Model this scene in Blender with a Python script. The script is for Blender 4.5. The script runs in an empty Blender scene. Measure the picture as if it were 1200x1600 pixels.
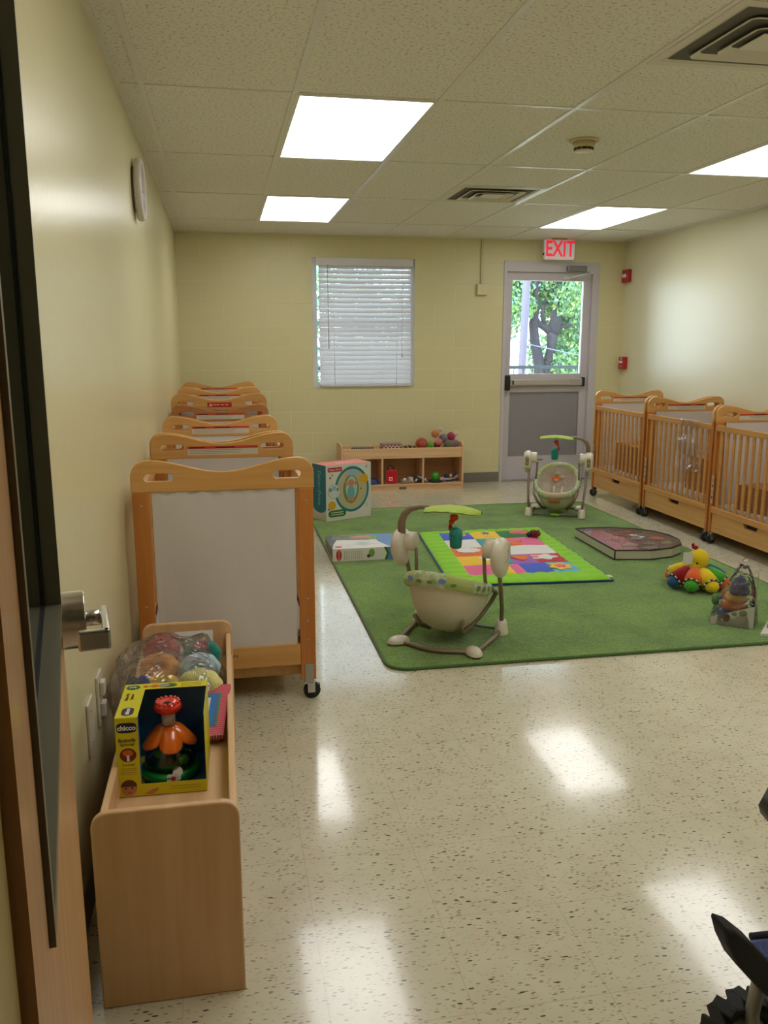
import bpy, bmesh, math, random
from mathutils import Vector, Matrix, Euler
random.seed(7)
PI = math.pi
C = bpy.context.scene.collection
S = bpy.context.scene

# ------------------------------------------------------------------ camera
cam_d = bpy.data.cameras.new('camera'); cam = bpy.data.objects.new('camera', cam_d); C.objects.link(cam)
cam_d.sensor_fit = 'VERTICAL'; cam_d.sensor_height = 32.0; cam_d.lens = 32.0*1313/1600
cam_d.clip_start = 0.02; cam_d.clip_end = 200
cam.location = (0, 0, 1.39)
cam.rotation_euler = (PI/2 - 0.197, 0, -0.189)
S.camera = cam
# ------------------------------------------------------------------ world, sun, exposure
S.view_settings.view_transform = 'Standard'; S.view_settings.look = 'None'
S.view_settings.exposure = 0.27; S.view_settings.gamma = 1.0; S.view_settings.use_curve_mapping = False
W = bpy.data.worlds.new('sky'); S.world = W; W.use_nodes = True
bg = W.node_tree.nodes['Background']; bg.inputs[0].default_value = (0.74, 0.87, 1.0, 1); bg.inputs[1].default_value = 6.0
sun_d = bpy.data.lights.new('sun', 'SUN'); sun = bpy.data.objects.new('sun', sun_d); C.objects.link(sun)
sun_d.energy = 8.0; sun_d.angle = math.radians(1); sun_d.color = (1, .95, .86)
sun.rotation_euler = (math.radians(38), 0, math.radians(-60)); sun.location = (0, 20, 10)
LAMP = 5.2            # radiance of the ceiling lamp diffusers

# ------------------------------------------------------------------ materials
def lin(c):
    return tuple((x/255/12.92 if x/255 <= .04045 else ((x/255+.055)/1.055)**2.4) for x in c)
_m = {}
def mat(name, rgb, rough=.5, metal=0, spec=.5, noise=0, nscale=8, bump=0, bscale=60, stretch=None, coat=0, emit=0, trans=0, sheen=0, rgb2=None):
    if name in _m: return _m[name]
    m = bpy.data.materials.new(name); m.use_nodes = True; nt = m.node_tree; b = nt.nodes['Principled BSDF']
    c = (*lin(rgb), 1)
    b.inputs['Base Color'].default_value = c; b.inputs['Roughness'].default_value = rough
    b.inputs['Metallic'].default_value = metal; b.inputs['Specular IOR Level'].default_value = spec
    b.inputs['Coat Weight'].default_value = coat; b.inputs['Coat Roughness'].default_value = .1
    b.inputs['Sheen Weight'].default_value = sheen
    tc = nt.nodes.new('ShaderNodeTexCoord'); mp = nt.nodes.new('ShaderNodeMapping'); nt.links.new(tc.outputs['Object'], mp.inputs[0])
    if stretch: mp.inputs['Scale'].default_value = stretch
    n = nt.nodes.new('ShaderNodeTexNoise'); n.inputs['Scale'].default_value = nscale; n.inputs['Detail'].default_value = 5
    nt.links.new(mp.outputs[0], n.inputs['Vector'])
    r = nt.nodes.new('ShaderNodeValToRGB'); r.color_ramp.elements[0].position = .3; r.color_ramp.elements[1].position = .7
    if rgb2: c2 = (*lin(rgb2), 1)
    else:
        k = 1-(noise if noise else .04); c2 = (c[0]*k, c[1]*k, c[2]*k, 1)
    r.color_ramp.elements[0].color = c2; r.color_ramp.elements[1].color = c
    nt.links.new(n.outputs['Fac'], r.inputs[0]); nt.links.new(r.outputs[0], b.inputs['Base Color'])
    if bump:
        n2 = nt.nodes.new('ShaderNodeTexNoise'); n2.inputs['Scale'].default_value = bscale; n2.inputs['Detail'].default_value = 3
        nt.links.new(tc.outputs['Object'], n2.inputs['Vector'])
        bp = nt.nodes.new('ShaderNodeBump'); bp.inputs['Strength'].default_value = bump; bp.inputs['Distance'].default_value = .01
        nt.links.new(n2.outputs['Fac'], bp.inputs['Height']); nt.links.new(bp.outputs[0], b.inputs['Normal'])
    if emit:
        b.inputs['Emission Color'].default_value = c; b.inputs['Emission Strength'].default_value = emit
    _m[name] = m; return m
def wood(name, a, b, rough=.42, axis=2, coat=.15):
    st = [14, 14, 14]; st[axis] = .9
    return mat(name, a, rough, rgb2=b, nscale=2.2, stretch=tuple(st), coat=coat)
def glassy(name, tint=(1, 1, 1), fac=.12, rough=.02, crinkle=0, diffuse=0, mask=0):
    """thin clear sheet: mostly see-through with a sheen"""
    if name in _m: return _m[name]
    m = bpy.data.materials.new(name); m.use_nodes = True; nt = m.node_tree; nt.nodes.clear()
    o = nt.nodes.new('ShaderNodeOutputMaterial'); t = nt.nodes.new('ShaderNodeBsdfTransparent'); t.inputs[0].default_value = (*tint, 1)
    g = nt.nodes.new('ShaderNodeBsdfGlossy'); g.inputs['Roughness'].default_value = rough; g.inputs['Color'].default_value = (.9, .9, .9, 1)
    fr = nt.nodes.new('ShaderNodeFresnel'); fr.inputs['IOR'].default_value = 1.45
    ma = nt.nodes.new('ShaderNodeMath'); ma.operation = 'MULTIPLY_ADD'; ma.inputs[1].default_value = 1.0; ma.inputs[2].default_value = fac*.3; ma.use_clamp = True
    nt.links.new(fr.outputs[0], ma.inputs[0])
    mx = nt.nodes.new('ShaderNodeMixShader'); nt.links.new(ma.outputs[0], mx.inputs[0]); nt.links.new(t.outputs[0], mx.inputs[1]); nt.links.new(g.outputs[0], mx.inputs[2])
    last = mx
    if diffuse:
        d = nt.nodes.new('ShaderNodeBsdfDiffuse'); d.inputs[0].default_value = (.8, .8, .8, 1)
        mm = nt.nodes.new('ShaderNodeMixShader'); mm.inputs[0].default_value = diffuse
        nt.links.new(mx.outputs[0], mm.inputs[1]); nt.links.new(d.outputs[0], mm.inputs[2]); last = mm
    nt.links.new(last.outputs[0], o.inputs[0])
    if crinkle:
        tc = nt.nodes.new('ShaderNodeTexCoord'); n = nt.nodes.new('ShaderNodeTexNoise'); n.inputs['Scale'].default_value = crinkle; n.inputs['Detail'].default_value = 2; n.inputs['Distortion'].default_value = 1.5
        nt.links.new(tc.outputs['Object'], n.inputs['Vector'])
        bp = nt.nodes.new('ShaderNodeBump'); bp.inputs['Strength'].default_value = 1; bp.inputs['Distance'].default_value = .03
        nt.links.new(n.outputs['Fac'], bp.inputs['Height']); nt.links.new(bp.outputs[0], g.inputs['Normal']); nt.links.new(bp.outputs[0], fr.inputs['Normal'])
    _m[name] = m; return m

def node_mat(name):
    m = bpy.data.materials.new(name); m.use_nodes = True; _m[name] = m
    return m, m.node_tree, m.node_tree.nodes['Principled BSDF']
# painted concrete block
def block_mat():
    m, nt, b = node_mat('painted_block')
    tc = nt.nodes.new('ShaderNodeTexCoord'); sp = nt.nodes.new('ShaderNodeSeparateXYZ'); cb = nt.nodes.new('ShaderNodeCombineXYZ')
    nt.links.new(tc.outputs['Object'], sp.inputs[0]); nt.links.new(sp.outputs[0], cb.inputs[0]); nt.links.new(sp.outputs[2], cb.inputs[1])
    mp = nt.nodes.new('ShaderNodeMapping'); mp.inputs['Location'].default_value = (.155, .065, 0); nt.links.new(cb.outputs[0], mp.inputs[0])
    br = nt.nodes.new('ShaderNodeTexBrick'); br.inputs['Scale'].default_value = 1; br.inputs['Brick Width'].default_value = .4064; br.inputs['Row Height'].default_value = .2032
    br.inputs['Mortar Size'].default_value = .004; br.inputs['Mortar Smooth'].default_value = .6
    nt.links.new(mp.outputs[0], br.inputs['Vector'])
    a = (*lin((220, 212, 166)), 1); br.inputs['Color1'].default_value = a; br.inputs['Color2'].default_value = (*lin((217, 209, 162)), 1); br.inputs['Mortar'].default_value = (*lin((223, 219, 176)), 1)
    nt.links.new(br.outputs['Color'], b.inputs['Base Color'])
    n = nt.nodes.new('ShaderNodeTexNoise'); n.inputs['Scale'].default_value = 90; nt.links.new(tc.outputs['Object'], n.inputs['Vector'])
    m1 = nt.nodes.new('ShaderNodeMath'); m1.operation = 'MULTIPLY_ADD'; m1.inputs[1].default_value = -1; nt.links.new(br.outputs['Fac'], m1.inputs[0])
    m2 = nt.nodes.new('ShaderNodeMath'); m2.operation = 'MULTIPLY'; m2.inputs[1].default_value = .18; nt.links.new(n.outputs['Fac'], m2.inputs[0]); nt.links.new(m2.outputs[0], m1.inputs[2])
    bp = nt.nodes.new('ShaderNodeBump'); bp.inputs['Strength'].default_value = .45; bp.inputs['Distance'].default_value = .004
    nt.links.new(m1.outputs[0], bp.inputs['Height']); nt.links.new(bp.outputs[0], b.inputs['Normal'])
    b.inputs['Roughness'].default_value = .38
    return m
def floor_mat():
    m, nt, b = node_mat('vinyl_tile'); L = nt.links.new
    tc = nt.nodes.new('ShaderNodeTexCoord')
    # flecks: stretched voronoi cells chosen at random
    def flecks(scale, rot, thr, seedoff):
        mp = nt.nodes.new('ShaderNodeMapping'); mp.inputs['Rotation'].default_value = (0, 0, rot); mp.inputs['Scale'].default_value = (scale*.34, scale, 1); mp.inputs['Location'].default_value = (seedoff, 0, 0)
        L(tc.outputs['Object'], mp.inputs[0])
        v = nt.nodes.new('ShaderNodeTexVoronoi'); v.inputs['Scale'].default_value = 1; v.voronoi_dimensions = '2D'
        L(mp.outputs[0], v.inputs['Vector'])
        sp = nt.nodes.new('ShaderNodeSeparateXYZ'); L(v.outputs['Color'], sp.inputs[0])
        a = nt.nodes.new('ShaderNodeMath'); a.operation = 'LESS_THAN'; a.inputs[1].default_value = thr; L(sp.outputs[0], a.inputs[0])
        d = nt.nodes.new('ShaderNodeMath'); d.operation = 'LESS_THAN'; d.inputs[1].default_value = .34; L(v.outputs['Distance'], d.inputs[0])
        q = nt.nodes.new('ShaderNodeMath'); q.operation = 'MULTIPLY'; L(a.outputs[0], q.inputs[0]); L(d.outputs[0], q.inputs[1])
        return q, sp
    base = nt.nodes.new('ShaderNodeTexNoise'); base.inputs['Scale'].default_value = 9; base.inputs['Detail'].default_value = 6
    L(tc.outputs['Object'], base.inputs['Vector'])
    r = nt.nodes.new('ShaderNodeValToRGB'); r.color_ramp.elements[0].position = .3; r.color_ramp.elements[1].position = .7
    r.color_ramp.elements[0].color = (*lin((206, 199, 172)), 1); r.color_ramp.elements[1].color = (*lin((216, 210, 184)), 1)
    L(base.outputs['Fac'], r.inputs[0])
    col = r.outputs[0]
    for scale, rot, thr, c, so in ((230, .35, .16, (192, 182, 154), 3), (200, -.5, .06, (186, 156, 136), 9), (180, .15, .09, (148, 138, 116), 0), (150, .5, .022, (84, 76, 66), 5)):
        q, sp = flecks(scale, rot, thr, so)
        mx = nt.nodes.new('ShaderNodeMixRGB'); L(q.outputs[0], mx.inputs[0]); L(col, mx.inputs[1]); mx.inputs[2].default_value = (*lin(c), 1); col = mx.outputs[0]
    br = nt.nodes.new('ShaderNodeTexBrick'); br.offset = 0; br.inputs['Scale'].default_value = 1; br.inputs['Brick Width'].default_value = .3048; br.inputs['Row Height'].default_value = .3048
    br.inputs['Mortar Size'].default_value = .0011; br.inputs['Mortar Smooth'].default_value = .2
    mp = nt.nodes.new('ShaderNodeMapping'); mp.inputs['Location'].default_value = (.13, .05, 0); L(tc.outputs['Object'], mp.inputs[0]); L(mp.outputs[0], br.inputs['Vector'])
    mx = nt.nodes.new('ShaderNodeMixRGB'); mx.inputs[2].default_value = (*lin((150, 138, 110)), 1); L(col, mx.inputs[1])
    mf = nt.nodes.new('ShaderNodeMath'); mf.operation = 'MULTIPLY'; mf.inputs[1].default_value = .4; L(br.outputs['Fac'], mf.inputs[0]); L(mf.outputs[0], mx.inputs[0])
    L(mx.outputs[0], b.inputs['Base Color'])
    rn = nt.nodes.new('ShaderNodeTexNoise'); rn.inputs['Scale'].default_value = 3; L(tc.outputs['Object'], rn.inputs['Vector'])
    rr = nt.nodes.new('ShaderNodeMapRange'); rr.inputs[3].default_value = .10; rr.inputs[4].default_value = .2; L(rn.outputs['Fac'], rr.inputs[0]); L(rr.outputs[0], b.inputs['Roughness'])
    b.inputs['Specular IOR Level'].default_value = .6
    b.inputs['Coat Weight'].default_value = .35; b.inputs['Coat Roughness'].default_value = .06
    w = nt.nodes.new('ShaderNodeTexNoise'); w.inputs['Scale'].default_value = 6; L(tc.outputs['Object'], w.inputs['Vector'])
    ad = nt.nodes.new('ShaderNodeMath'); ad.operation = 'MULTIPLY_ADD'; ad.inputs[1].default_value = -.1; L(br.outputs['Fac'], ad.inputs[0]); L(w.outputs['Fac'], ad.inputs[2])
    bp = nt.nodes.new('ShaderNodeBump'); bp.inputs['Strength'].default_value = .12; bp.inputs['Distance'].default_value = .006; L(ad.outputs[0], bp.inputs['Height']); L(bp.outputs[0], b.inputs['Normal'])
    return m
def ceil_mat():
    m, nt, b = node_mat('acoustic_tile'); L = nt.links.new
    tc = nt.nodes.new('ShaderNodeTexCoord')
    n = nt.nodes.new('ShaderNodeTexNoise'); n.inputs['Scale'].default_value = 75; n.inputs['Detail'].default_value = 3; n.inputs['Roughness'].default_value = .7; L(tc.outputs['Object'], n.inputs['Vector'])
    r = nt.nodes.new('ShaderNodeValToRGB'); r.color_ramp.elements[0].position = .33; r.color_ramp.elements[1].position = .46
    r.color_ramp.elements[0].color = (*lin((176, 168, 150)), 1); r.color_ramp.elements[1].color = (*lin((236, 232, 222)), 1)
    L(n.outputs['Fac'], r.inputs[0]); L(r.outputs[0], b.inputs['Base Color'])
    bp = nt.nodes.new('ShaderNodeBump'); bp.inputs['Strength'].default_value = .25; bp.inputs['Distance'].default_value = .003; L(n.outputs['Fac'], bp.inputs['Height']); L(bp.outputs[0], b.inputs['Normal'])
    b.inputs['Roughness'].default_value = .8
    return m
def rug_mat():
    m, nt, b = node_mat('green_pile'); L = nt.links.new
    tc = nt.nodes.new('ShaderNodeTexCoord')
    n = nt.nodes.new('ShaderNodeTexNoise'); n.inputs['Scale'].default_value = 3.2; n.inputs['Detail'].default_value = 7; n.inputs['Roughness'].default_value = .62; L(tc.outputs['Object'], n.inputs['Vector'])
    f = nt.nodes.new('ShaderNodeTexNoise'); f.inputs['Scale'].default_value = 110; f.inputs['Detail'].default_value = 4; L(tc.outputs['Object'], f.inputs['Vector'])
    r = nt.nodes.new('ShaderNodeValToRGB'); r.color_ramp.elements[0].position = .36; r.color_ramp.elements[1].position = .62
    r.color_ramp.elements[0].color = (*lin((100, 138, 54)), 1); r.color_ramp.elements[1].color = (*lin((128, 168, 70)), 1)
    L(n.outputs['Fac'], r.inputs[0])
    r2 = nt.nodes.new('ShaderNodeValToRGB'); r2.color_ramp.elements[0].position = .38; r2.color_ramp.elements[1].position = .55
    r2.color_ramp.elements[0].color = (.5, .55, .42, 1); r2.color_ramp.elements[1].color = (1, 1, 1, 1); L(f.outputs['Fac'], r2.inputs[0])
    mx = nt.nodes.new('ShaderNodeMixRGB'); mx.blend_type = 'MULTIPLY'; mx.inputs[0].default_value = .85; L(r.outputs[0], mx.inputs[1]); L(r2.outputs[0], mx.inputs[2]); L(mx.outputs[0], b.inputs['Base Color'])
    bp = nt.nodes.new('ShaderNodeBump'); bp.inputs['Strength'].default_value = 1; bp.inputs['Distance'].default_value = .012; L(f.outputs['Fac'], bp.inputs['Height']); L(bp.outputs[0], b.inputs['Normal'])
    b.inputs['Roughness'].default_value = .95; b.inputs['Specular IOR Level'].default_value = .1; b.inputs['Sheen Weight'].default_value = .35
    return m
M_WALL = mat('cream_wall_paint', (224, 216, 174), .26, noise=.02, nscale=2, bump=.06, bscale=45)
M_BLOCK, M_FLOOR, M_CEIL, M_RUG = block_mat(), floor_mat(), ceil_mat(), rug_mat()
M_TBAR = mat('white_grid_metal', (226, 222, 214), .3)
M_BASE = mat('grey_vinyl_base', (128, 122, 112), .5)
M_MAPLE = wood('pale_maple', (226, 186, 142), (212, 168, 122), axis=2)
M_MAPLEX = wood('pale_maple_long', (230, 192, 148), (214, 172, 126), axis=0)
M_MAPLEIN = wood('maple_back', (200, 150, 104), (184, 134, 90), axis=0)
M_CRIB = wood('honey_board', (220, 168, 98), (204, 148, 80), axis=0)
M_CRIBY = wood('honey_rail', (214, 158, 92), (196, 140, 76), axis=1)
M_POST = wood('amber_post', (204, 132, 62), (186, 112, 46), axis=2)
M_SLAT = wood('slat_wood', (212, 150, 88), (196, 132, 70), axis=2)
M_DARKCRIB = wood('reddish_board', (186, 126, 72), (168, 108, 58), axis=0)
M_DOORWOOD = wood('door_veneer', (222, 170, 116), (200, 146, 92), axis=2, coat=.3)
M_FILM = mat('white_film', (216, 208, 204), .25, noise=.03, nscale=4, bump=.35, bscale=7, coat=.4)
M_ALU = mat('clear_anodised_frame', (204, 198, 204), .45, .1, bump=0)
M_KICK = mat('grey_panel', (146, 142, 146), .45, noise=.03)
M_CHROME = mat('satin_chrome', (205, 203, 200), .2, 1)
M_STEEL = mat('galvanised_plate', (176, 176, 172), .4, .8)
M_BLACK = mat('black_plastic', (24, 23, 24), .45)
M_RUBBER = mat('black_rubber', (30, 29, 29), .75)
M_WHITE = mat('white_plastic', (228, 224, 216), .35)
M_CREAM = mat('cream_plastic', (226, 218, 200), .28, coat=.3)
M_TAUPE = mat('taupe_tube', (142, 122, 104), .35, .2)
M_RED = mat('alarm_red', (178, 28, 34), .4)
M_CARD = mat('cardboard', (164, 112, 66), .8)
M_CLEAR = glassy('clear_glass', (.93, .97, .96), .1)
M_BAG = glassy('clear_bag', (.985, .985, .985), .12, .10, crinkle=9, diffuse=.05)
M_BLISTER = glassy('clear_blister', (.97, .97, .97), .25, .05, diffuse=.05)
M_DIFF = mat('lamp_diffuser', (252, 251, 250), .4, emit=LAMP)
def cm(name, rgb, rough=.55, **k): return mat(name, rgb, rough, **k)
def cloth(name, rgb, **k): return mat(name, rgb, .9, bump=.5, bscale=160, sheen=.3, spec=.2, **k)

# ------------------------------------------------------------------ mesh builder
def frame(o, x, y):
    x = Vector(x).normalized(); y = Vector(y); z = x.cross(y).normalized(); y = z.cross(x)
    M = Matrix.Identity(4)
    for i in range(3): M[i][0], M[i][1], M[i][2], M[i][3] = x[i], y[i], z[i], o[i]
    return M
class MB:
    def __init__(s): s.bm = bmesh.new(); s.mats = []
    def _mi(s, m):
        if m is None: return 0
        if m not in s.mats: s.mats.append(m)
        return s.mats.index(m)
    def add(s, bm2, m=None, M=None, smooth=False):
        if M is not None: bmesh.ops.transform(bm2, matrix=M, verts=bm2.verts)
        i = s._mi(m)
        for f in bm2.faces:
            if m is not None: f.material_index = i
            f.smooth = smooth
        me = bpy.data.meshes.new('t'); bm2.to_mesh(me); bm2.free(); s.bm.from_mesh(me); bpy.data.meshes.remove(me); return s
    def box(s, x0, x1, y0, y1, z0, z1, m=None, bev=0, M=None, seg=2):
        b = bmesh.new(); bmesh.ops.create_cube(b, size=1)
        bmesh.ops.transform(b, matrix=Matrix.Translation(((x0+x1)/2, (y0+y1)/2, (z0+z1)/2)) @ Matrix.Diagonal((abs(x1-x0), abs(y1-y0), abs(z1-z0), 1)), verts=b.verts)
        if bev: bmesh.ops.bevel(b, geom=b.edges[:], offset=bev, segments=seg, profile=.5, affect='EDGES')
        return s.add(b, m, M)
    def tube(s, pts, r, m=None, seg=10, M=None, cap=True, closed=False):
        pts = [Vector(p) for p in pts]; n = len(pts); b = bmesh.new(); rings = []
        up = None
        for i, p in enumerate(pts):
            if closed: t = (pts[(i+1) % n]-pts[i-1]).normalized()
            else: t = (pts[min(i+1, n-1)]-pts[max(i-1, 0)]).normalized()
            if up is None:
                up = Vector((0, 0, 1)) if abs(t.z) < .9 else Vector((1, 0, 0))
            a = t.cross(up).normalized(); c = a.cross(t).normalized(); up = c
            rr = r[i] if isinstance(r, (list, tuple)) else r
            rings.append([b.verts.new(p+rr*(math.cos(2*PI*k/seg)*a+math.sin(2*PI*k/seg)*c)) for k in range(seg)])
        for i in range(n if closed else n-1):
            A, B = rings[i], rings[(i+1) % n]
            for k in range(seg): b.faces.new((A[k], A[(k+1) % seg], B[(k+1) % seg], B[k]))
        if cap and not closed: b.faces.new(rings[0][::-1]); b.faces.new(rings[-1])
        return s.add(b, m, M, True)
    def ball(s, c, r, m=None, M=None, u=16, v=10, rot=None):
        b = bmesh.new(); bmesh.ops.create_uvsphere(b, u_segments=u, v_segments=v, radius=1)
        if not isinstance(r, (list, tuple)): r = (r, r, r)
        T = Matrix.Translation(c) @ (Euler(rot).to_matrix().to_4x4() if rot else Matrix.Identity(4)) @ Matrix.Diagonal((*r, 1))
        bmesh.ops.transform(b, matrix=T, verts=b.verts)
        return s.add(b, m, M, True)
    def lathe(s, prof, m=None, M=None, seg=24, sx=1, sy=1):
        b = bmesh.new(); rings = []
        for r, z in prof:
            rings.append([b.verts.new((max(r, 1e-4)*math.cos(2*PI*k/seg)*sx, max(r, 1e-4)*math.sin(2*PI*k/seg)*sy, z)) for k in range(seg)])
        for A, B in zip(rings, rings[1:]):
            for k in range(seg): b.faces.new((A[k], A[(k+1) % seg], B[(k+1) % seg], B[k]))
        b.faces.new(rings[0][::-1]); b.faces.new(rings[-1])
        return s.add(b, m, M, True)
    def poly(s, pts, t, m=None, M=None, z0=0):
        b = bmesh.new(); lo = [b.verts.new((x, y, z0)) for x, y in pts]; hi = [b.verts.new((x, y, z0+t)) for x, y in pts]
        n = len(pts); b.faces.new(lo[::-1]); b.faces.new(hi)
        for i in range(n): b.faces.new((lo[i], lo[(i+1) % n], hi[(i+1) % n], hi[i]))
        bmesh.ops.recalc_face_normals(b, faces=b.faces)
        return s.add(b, m, M)
    def disc(s, cx, cy, rx, ry, t, m=None, M=None, z0=0, n=28, rot=0):
        cr, sr = math.cos(rot), math.sin(rot)
        return s.poly([(cx+rx*math.cos(2*PI*k/n)*cr-ry*math.sin(2*PI*k/n)*sr, cy+rx*math.cos(2*PI*k/n)*sr+ry*math.sin(2*PI*k/n)*cr) for k in range(n)], t, m, M, z0)
    def torus(s, R, r, m=None, M=None, n=28, k=10, sx=1, sy=1):
        return s.tube([(R*sx*math.cos(2*PI*i/n), R*sy*math.sin(2*PI*i/n), 0) for i in range(n)], r, m, k, M, closed=True)
    def grid(s, f, nu, nv, m=None, M=None, mi=None, closed_u=False, smooth=True):
        b = bmesh.new(); V = [[b.verts.new(f(i/nu, j/nv)) for j in range(nv+1)] for i in range(nu if closed_u else nu+1)]
        N = nu
        for i in range(N):
            A = V[i]; B = V[(i+1) % len(V)] if closed_u else V[i+1]
            for j in range(nv):
                fc = b.faces.new((A[j], B[j], B[j+1], A[j+1]))
                if mi: fc.material_index = s._mi(mi((i+.5)/nu, (j+.5)/nv))
        return s.add(b, None if mi else m, M, smooth)
    def holed(s, loops, t, m=None, M=None, bev=0):
        """flat board with cut-outs: loops[0] outline, others holes, in XY, thickness t along Z"""
        cu = bpy.data.curves.new('c', 'CURVE'); cu.dimensions = '2D'; cu.fill_mode = 'BOTH'; cu.extrude = t/2-bev; cu.bevel_depth = bev; cu.bevel_resolution = 1
        if bev: cu.offset = -bev
        for lp in loops:
            sp = cu.splines.new('POLY'); sp.points.add(len(lp)-1); sp.use_cyclic_u = True
            for i, (x, y) in enumerate(lp): sp.points[i].co = (x, y, 0, 1)
        ob = bpy.data.objects.new('c', cu); C.objects.link(ob)
        dg = bpy.context.evaluated_depsgraph_get(); me = bpy.data.meshes.new_from_object(ob.evaluated_get(dg))
        b = bmesh.new(); b.from_mesh(me); bmesh.ops.remove_doubles(b, verts=b.verts, dist=1e-5)
        bpy.data.objects.remove(ob); bpy.data.curves.remove(cu); bpy.data.meshes.remove(me)
        return s.add(b, m, M)
    def text(s, txt, size, m=None, M=None, t=.0006, sx=1, bold=0):
        cu = bpy.data.curves.new('c', 'FONT'); cu.body = txt; cu.size = size; cu.extrude = t/2; cu.align_x = 'CENTER'; cu.align_y = 'CENTER'; cu.offset = bold
        ob = bpy.data.objects.new('c', cu); C.objects.link(ob)
        dg = bpy.context.evaluated_depsgraph_get(); me = bpy.data.meshes.new_from_object(ob.evaluated_get(dg))
        b = bmesh.new(); b.from_mesh(me); bpy.data.objects.remove(ob); bpy.data.curves.remove(cu); bpy.data.meshes.remove(me)
        bmesh.ops.transform(b, matrix=Matrix.Diagonal((sx, 1, 1, 1)), verts=b.verts)
        return s.add(b, m, M)
    def obj(s, name, m=None, parent=None, loc=None, label=None, smooth_angle=None):
        me = bpy.data.meshes.new(name)
        if m is not None and not s.mats: s.mats = [m]
        bmesh.ops.recalc_face_normals(s.bm, faces=s.bm.faces) if False else None
        s.bm.to_mesh(me); s.bm.free()
        for x in s.mats: me.materials.append(x)
        o = bpy.data.objects.new(name, me); C.objects.link(o)
        if parent: o.parent = parent
        if loc: o.location = loc
        if label: o['label'] = label
        return o
def box_obj(name, b, m, parent=None, bev=0): return MB().box(*b, m=m, bev=bev).obj(name, m, parent)
def tag(o, label, cat, group=None, kind=None):
    o['label'] = label; o['category'] = cat
    if group: o['group'] = group
    if kind: o['kind'] = kind
    return o
def thing(name, label, cat, loc=(0, 0, 0), rz=0, group=None):
    o = bpy.data.objects.new(name, None); C.objects.link(o); o.location = loc; o.rotation_euler = (0, 0, rz); o.empty_display_size = .05
    return tag(o, label, cat, group)
def struct(o): o['kind'] = 'structure'; return o
def sroot(name):
    o = bpy.data.objects.new(name, None); C.objects.link(o); o['kind'] = 'structure'; return o
def copy_tree(o, parent=None):
    c = o.copy(); C.objects.link(c)
    if parent: c.parent = parent
    for ch in list(o.children): copy_tree(ch, c)
    return c
def rrect(x0, x1, y0, y1, r, n=5):
    out = []
    for cx, cy, a in ((x1-r, y1-r, 0), (x0+r, y1-r, 90), (x0+r, y0+r, 180), (x1-r, y0+r, 270)):
        for k in range(n+1):
            t = math.radians(a+90*k/n); out.append((cx+r*math.cos(t), cy+r*math.sin(t)))
    return out
def arc(cx, cy, r, a0, a1, n=10): return [(cx+r*math.cos(math.radians(a0+(a1-a0)*k/n)), cy+r*math.sin(math.radians(a0+(a1-a0)*k/n))) for k in range(n+1)]
XZ = lambda x, y, z: frame((x, y, z), (1, 0, 0), (0, 0, 1))          # drawing plane facing -y (towards the viewer)

# ================================================================== the room
XL, XR, YB, YF, H = -.37, 4.06, 8.21, .36, 2.40
struct(box_obj('floor', (-1.6, XR+.15, -2.2, YB+.2, -.1, 0), M_FLOOR))
struct(box_obj('wall_left', (XL-.12, XL, YF, YB+.2, 0, H), M_WALL))
struct(box_obj('wall_right', (XR, XR+.12, YF-.15, YB+.2, 0, H), mat('cream_wall_smooth', (224, 218, 184), .37, noise=.02, nscale=2, bump=.06, bscale=45, spec=.85)))
DX0, DX1, DH = 2.775, 3.785, 2.195                   # exit door opening
WX0, WX1, WZ0, WZ1 = .877, 1.875, .985, 2.192        # window opening
b = MB()
b.box(XL-.12, WX0, YB, YB+.2, 0, H); b.box(WX0, WX1, YB, YB+.2, 0, WZ0); b.box(WX0, WX1, YB, YB+.2, WZ1, H)
b.box(WX1, DX0, YB, YB+.2, 0, H); b.box(DX0, DX1, YB, YB+.2, DH, H); b.box(DX1, XR+.12, YB, YB+.2, 0, H)
struct(b.obj('wall_back', M_BLOCK))
# near wall with the doorway the photograph is taken from
b = MB(); b.box(-1.6, -.15, YF-.15, YF, 0, H); b.box(.86, XR+.12, YF-.15, YF, 0, H); b.box(-.15, .86, YF-.15, YF, 2.14, H)
struct(b.obj('wall_front', M_WALL))
b = MB(); b.box(-1.6, 2.6, -2.3, -2.2, 0, H); b.box(-1.7, -1.6, -2.3, YF, 0, H); b.box(2.5, 2.6, -2.2, YF-.15, 0, H)
struct(b.obj('wall_corridor', M_WALL))
b = MB(); b.box(-.15, -.104, YF-.17, YF+.008, 0, 2.14); b.box(.835, .86, YF-.17, YF+.01, 0, 2.14); b.box(-.15, .86, YF-.17, YF+.01, 2.11, 2.14)
struct(b.obj('trim_1', mat('yellow_jamb_paint', (196, 168, 96), .4)))
struct(box_obj('ceiling', (-1.6, XR+.15, -2.2, YB+.2, H, H+.1), M_CEIL))
struct(box_obj('baseboard_back', (XL, DX0-.003, YB-.006, YB, 0, .1), M_BASE))
struct(box_obj('baseboard_left', (XL, XL+.006, YF, YB-.006, 0, .1), M_BASE))
struct(box_obj('baseboard_right', (XR-.006, XR, YF, YB-.006, 0, .1), M_BASE))
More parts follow.
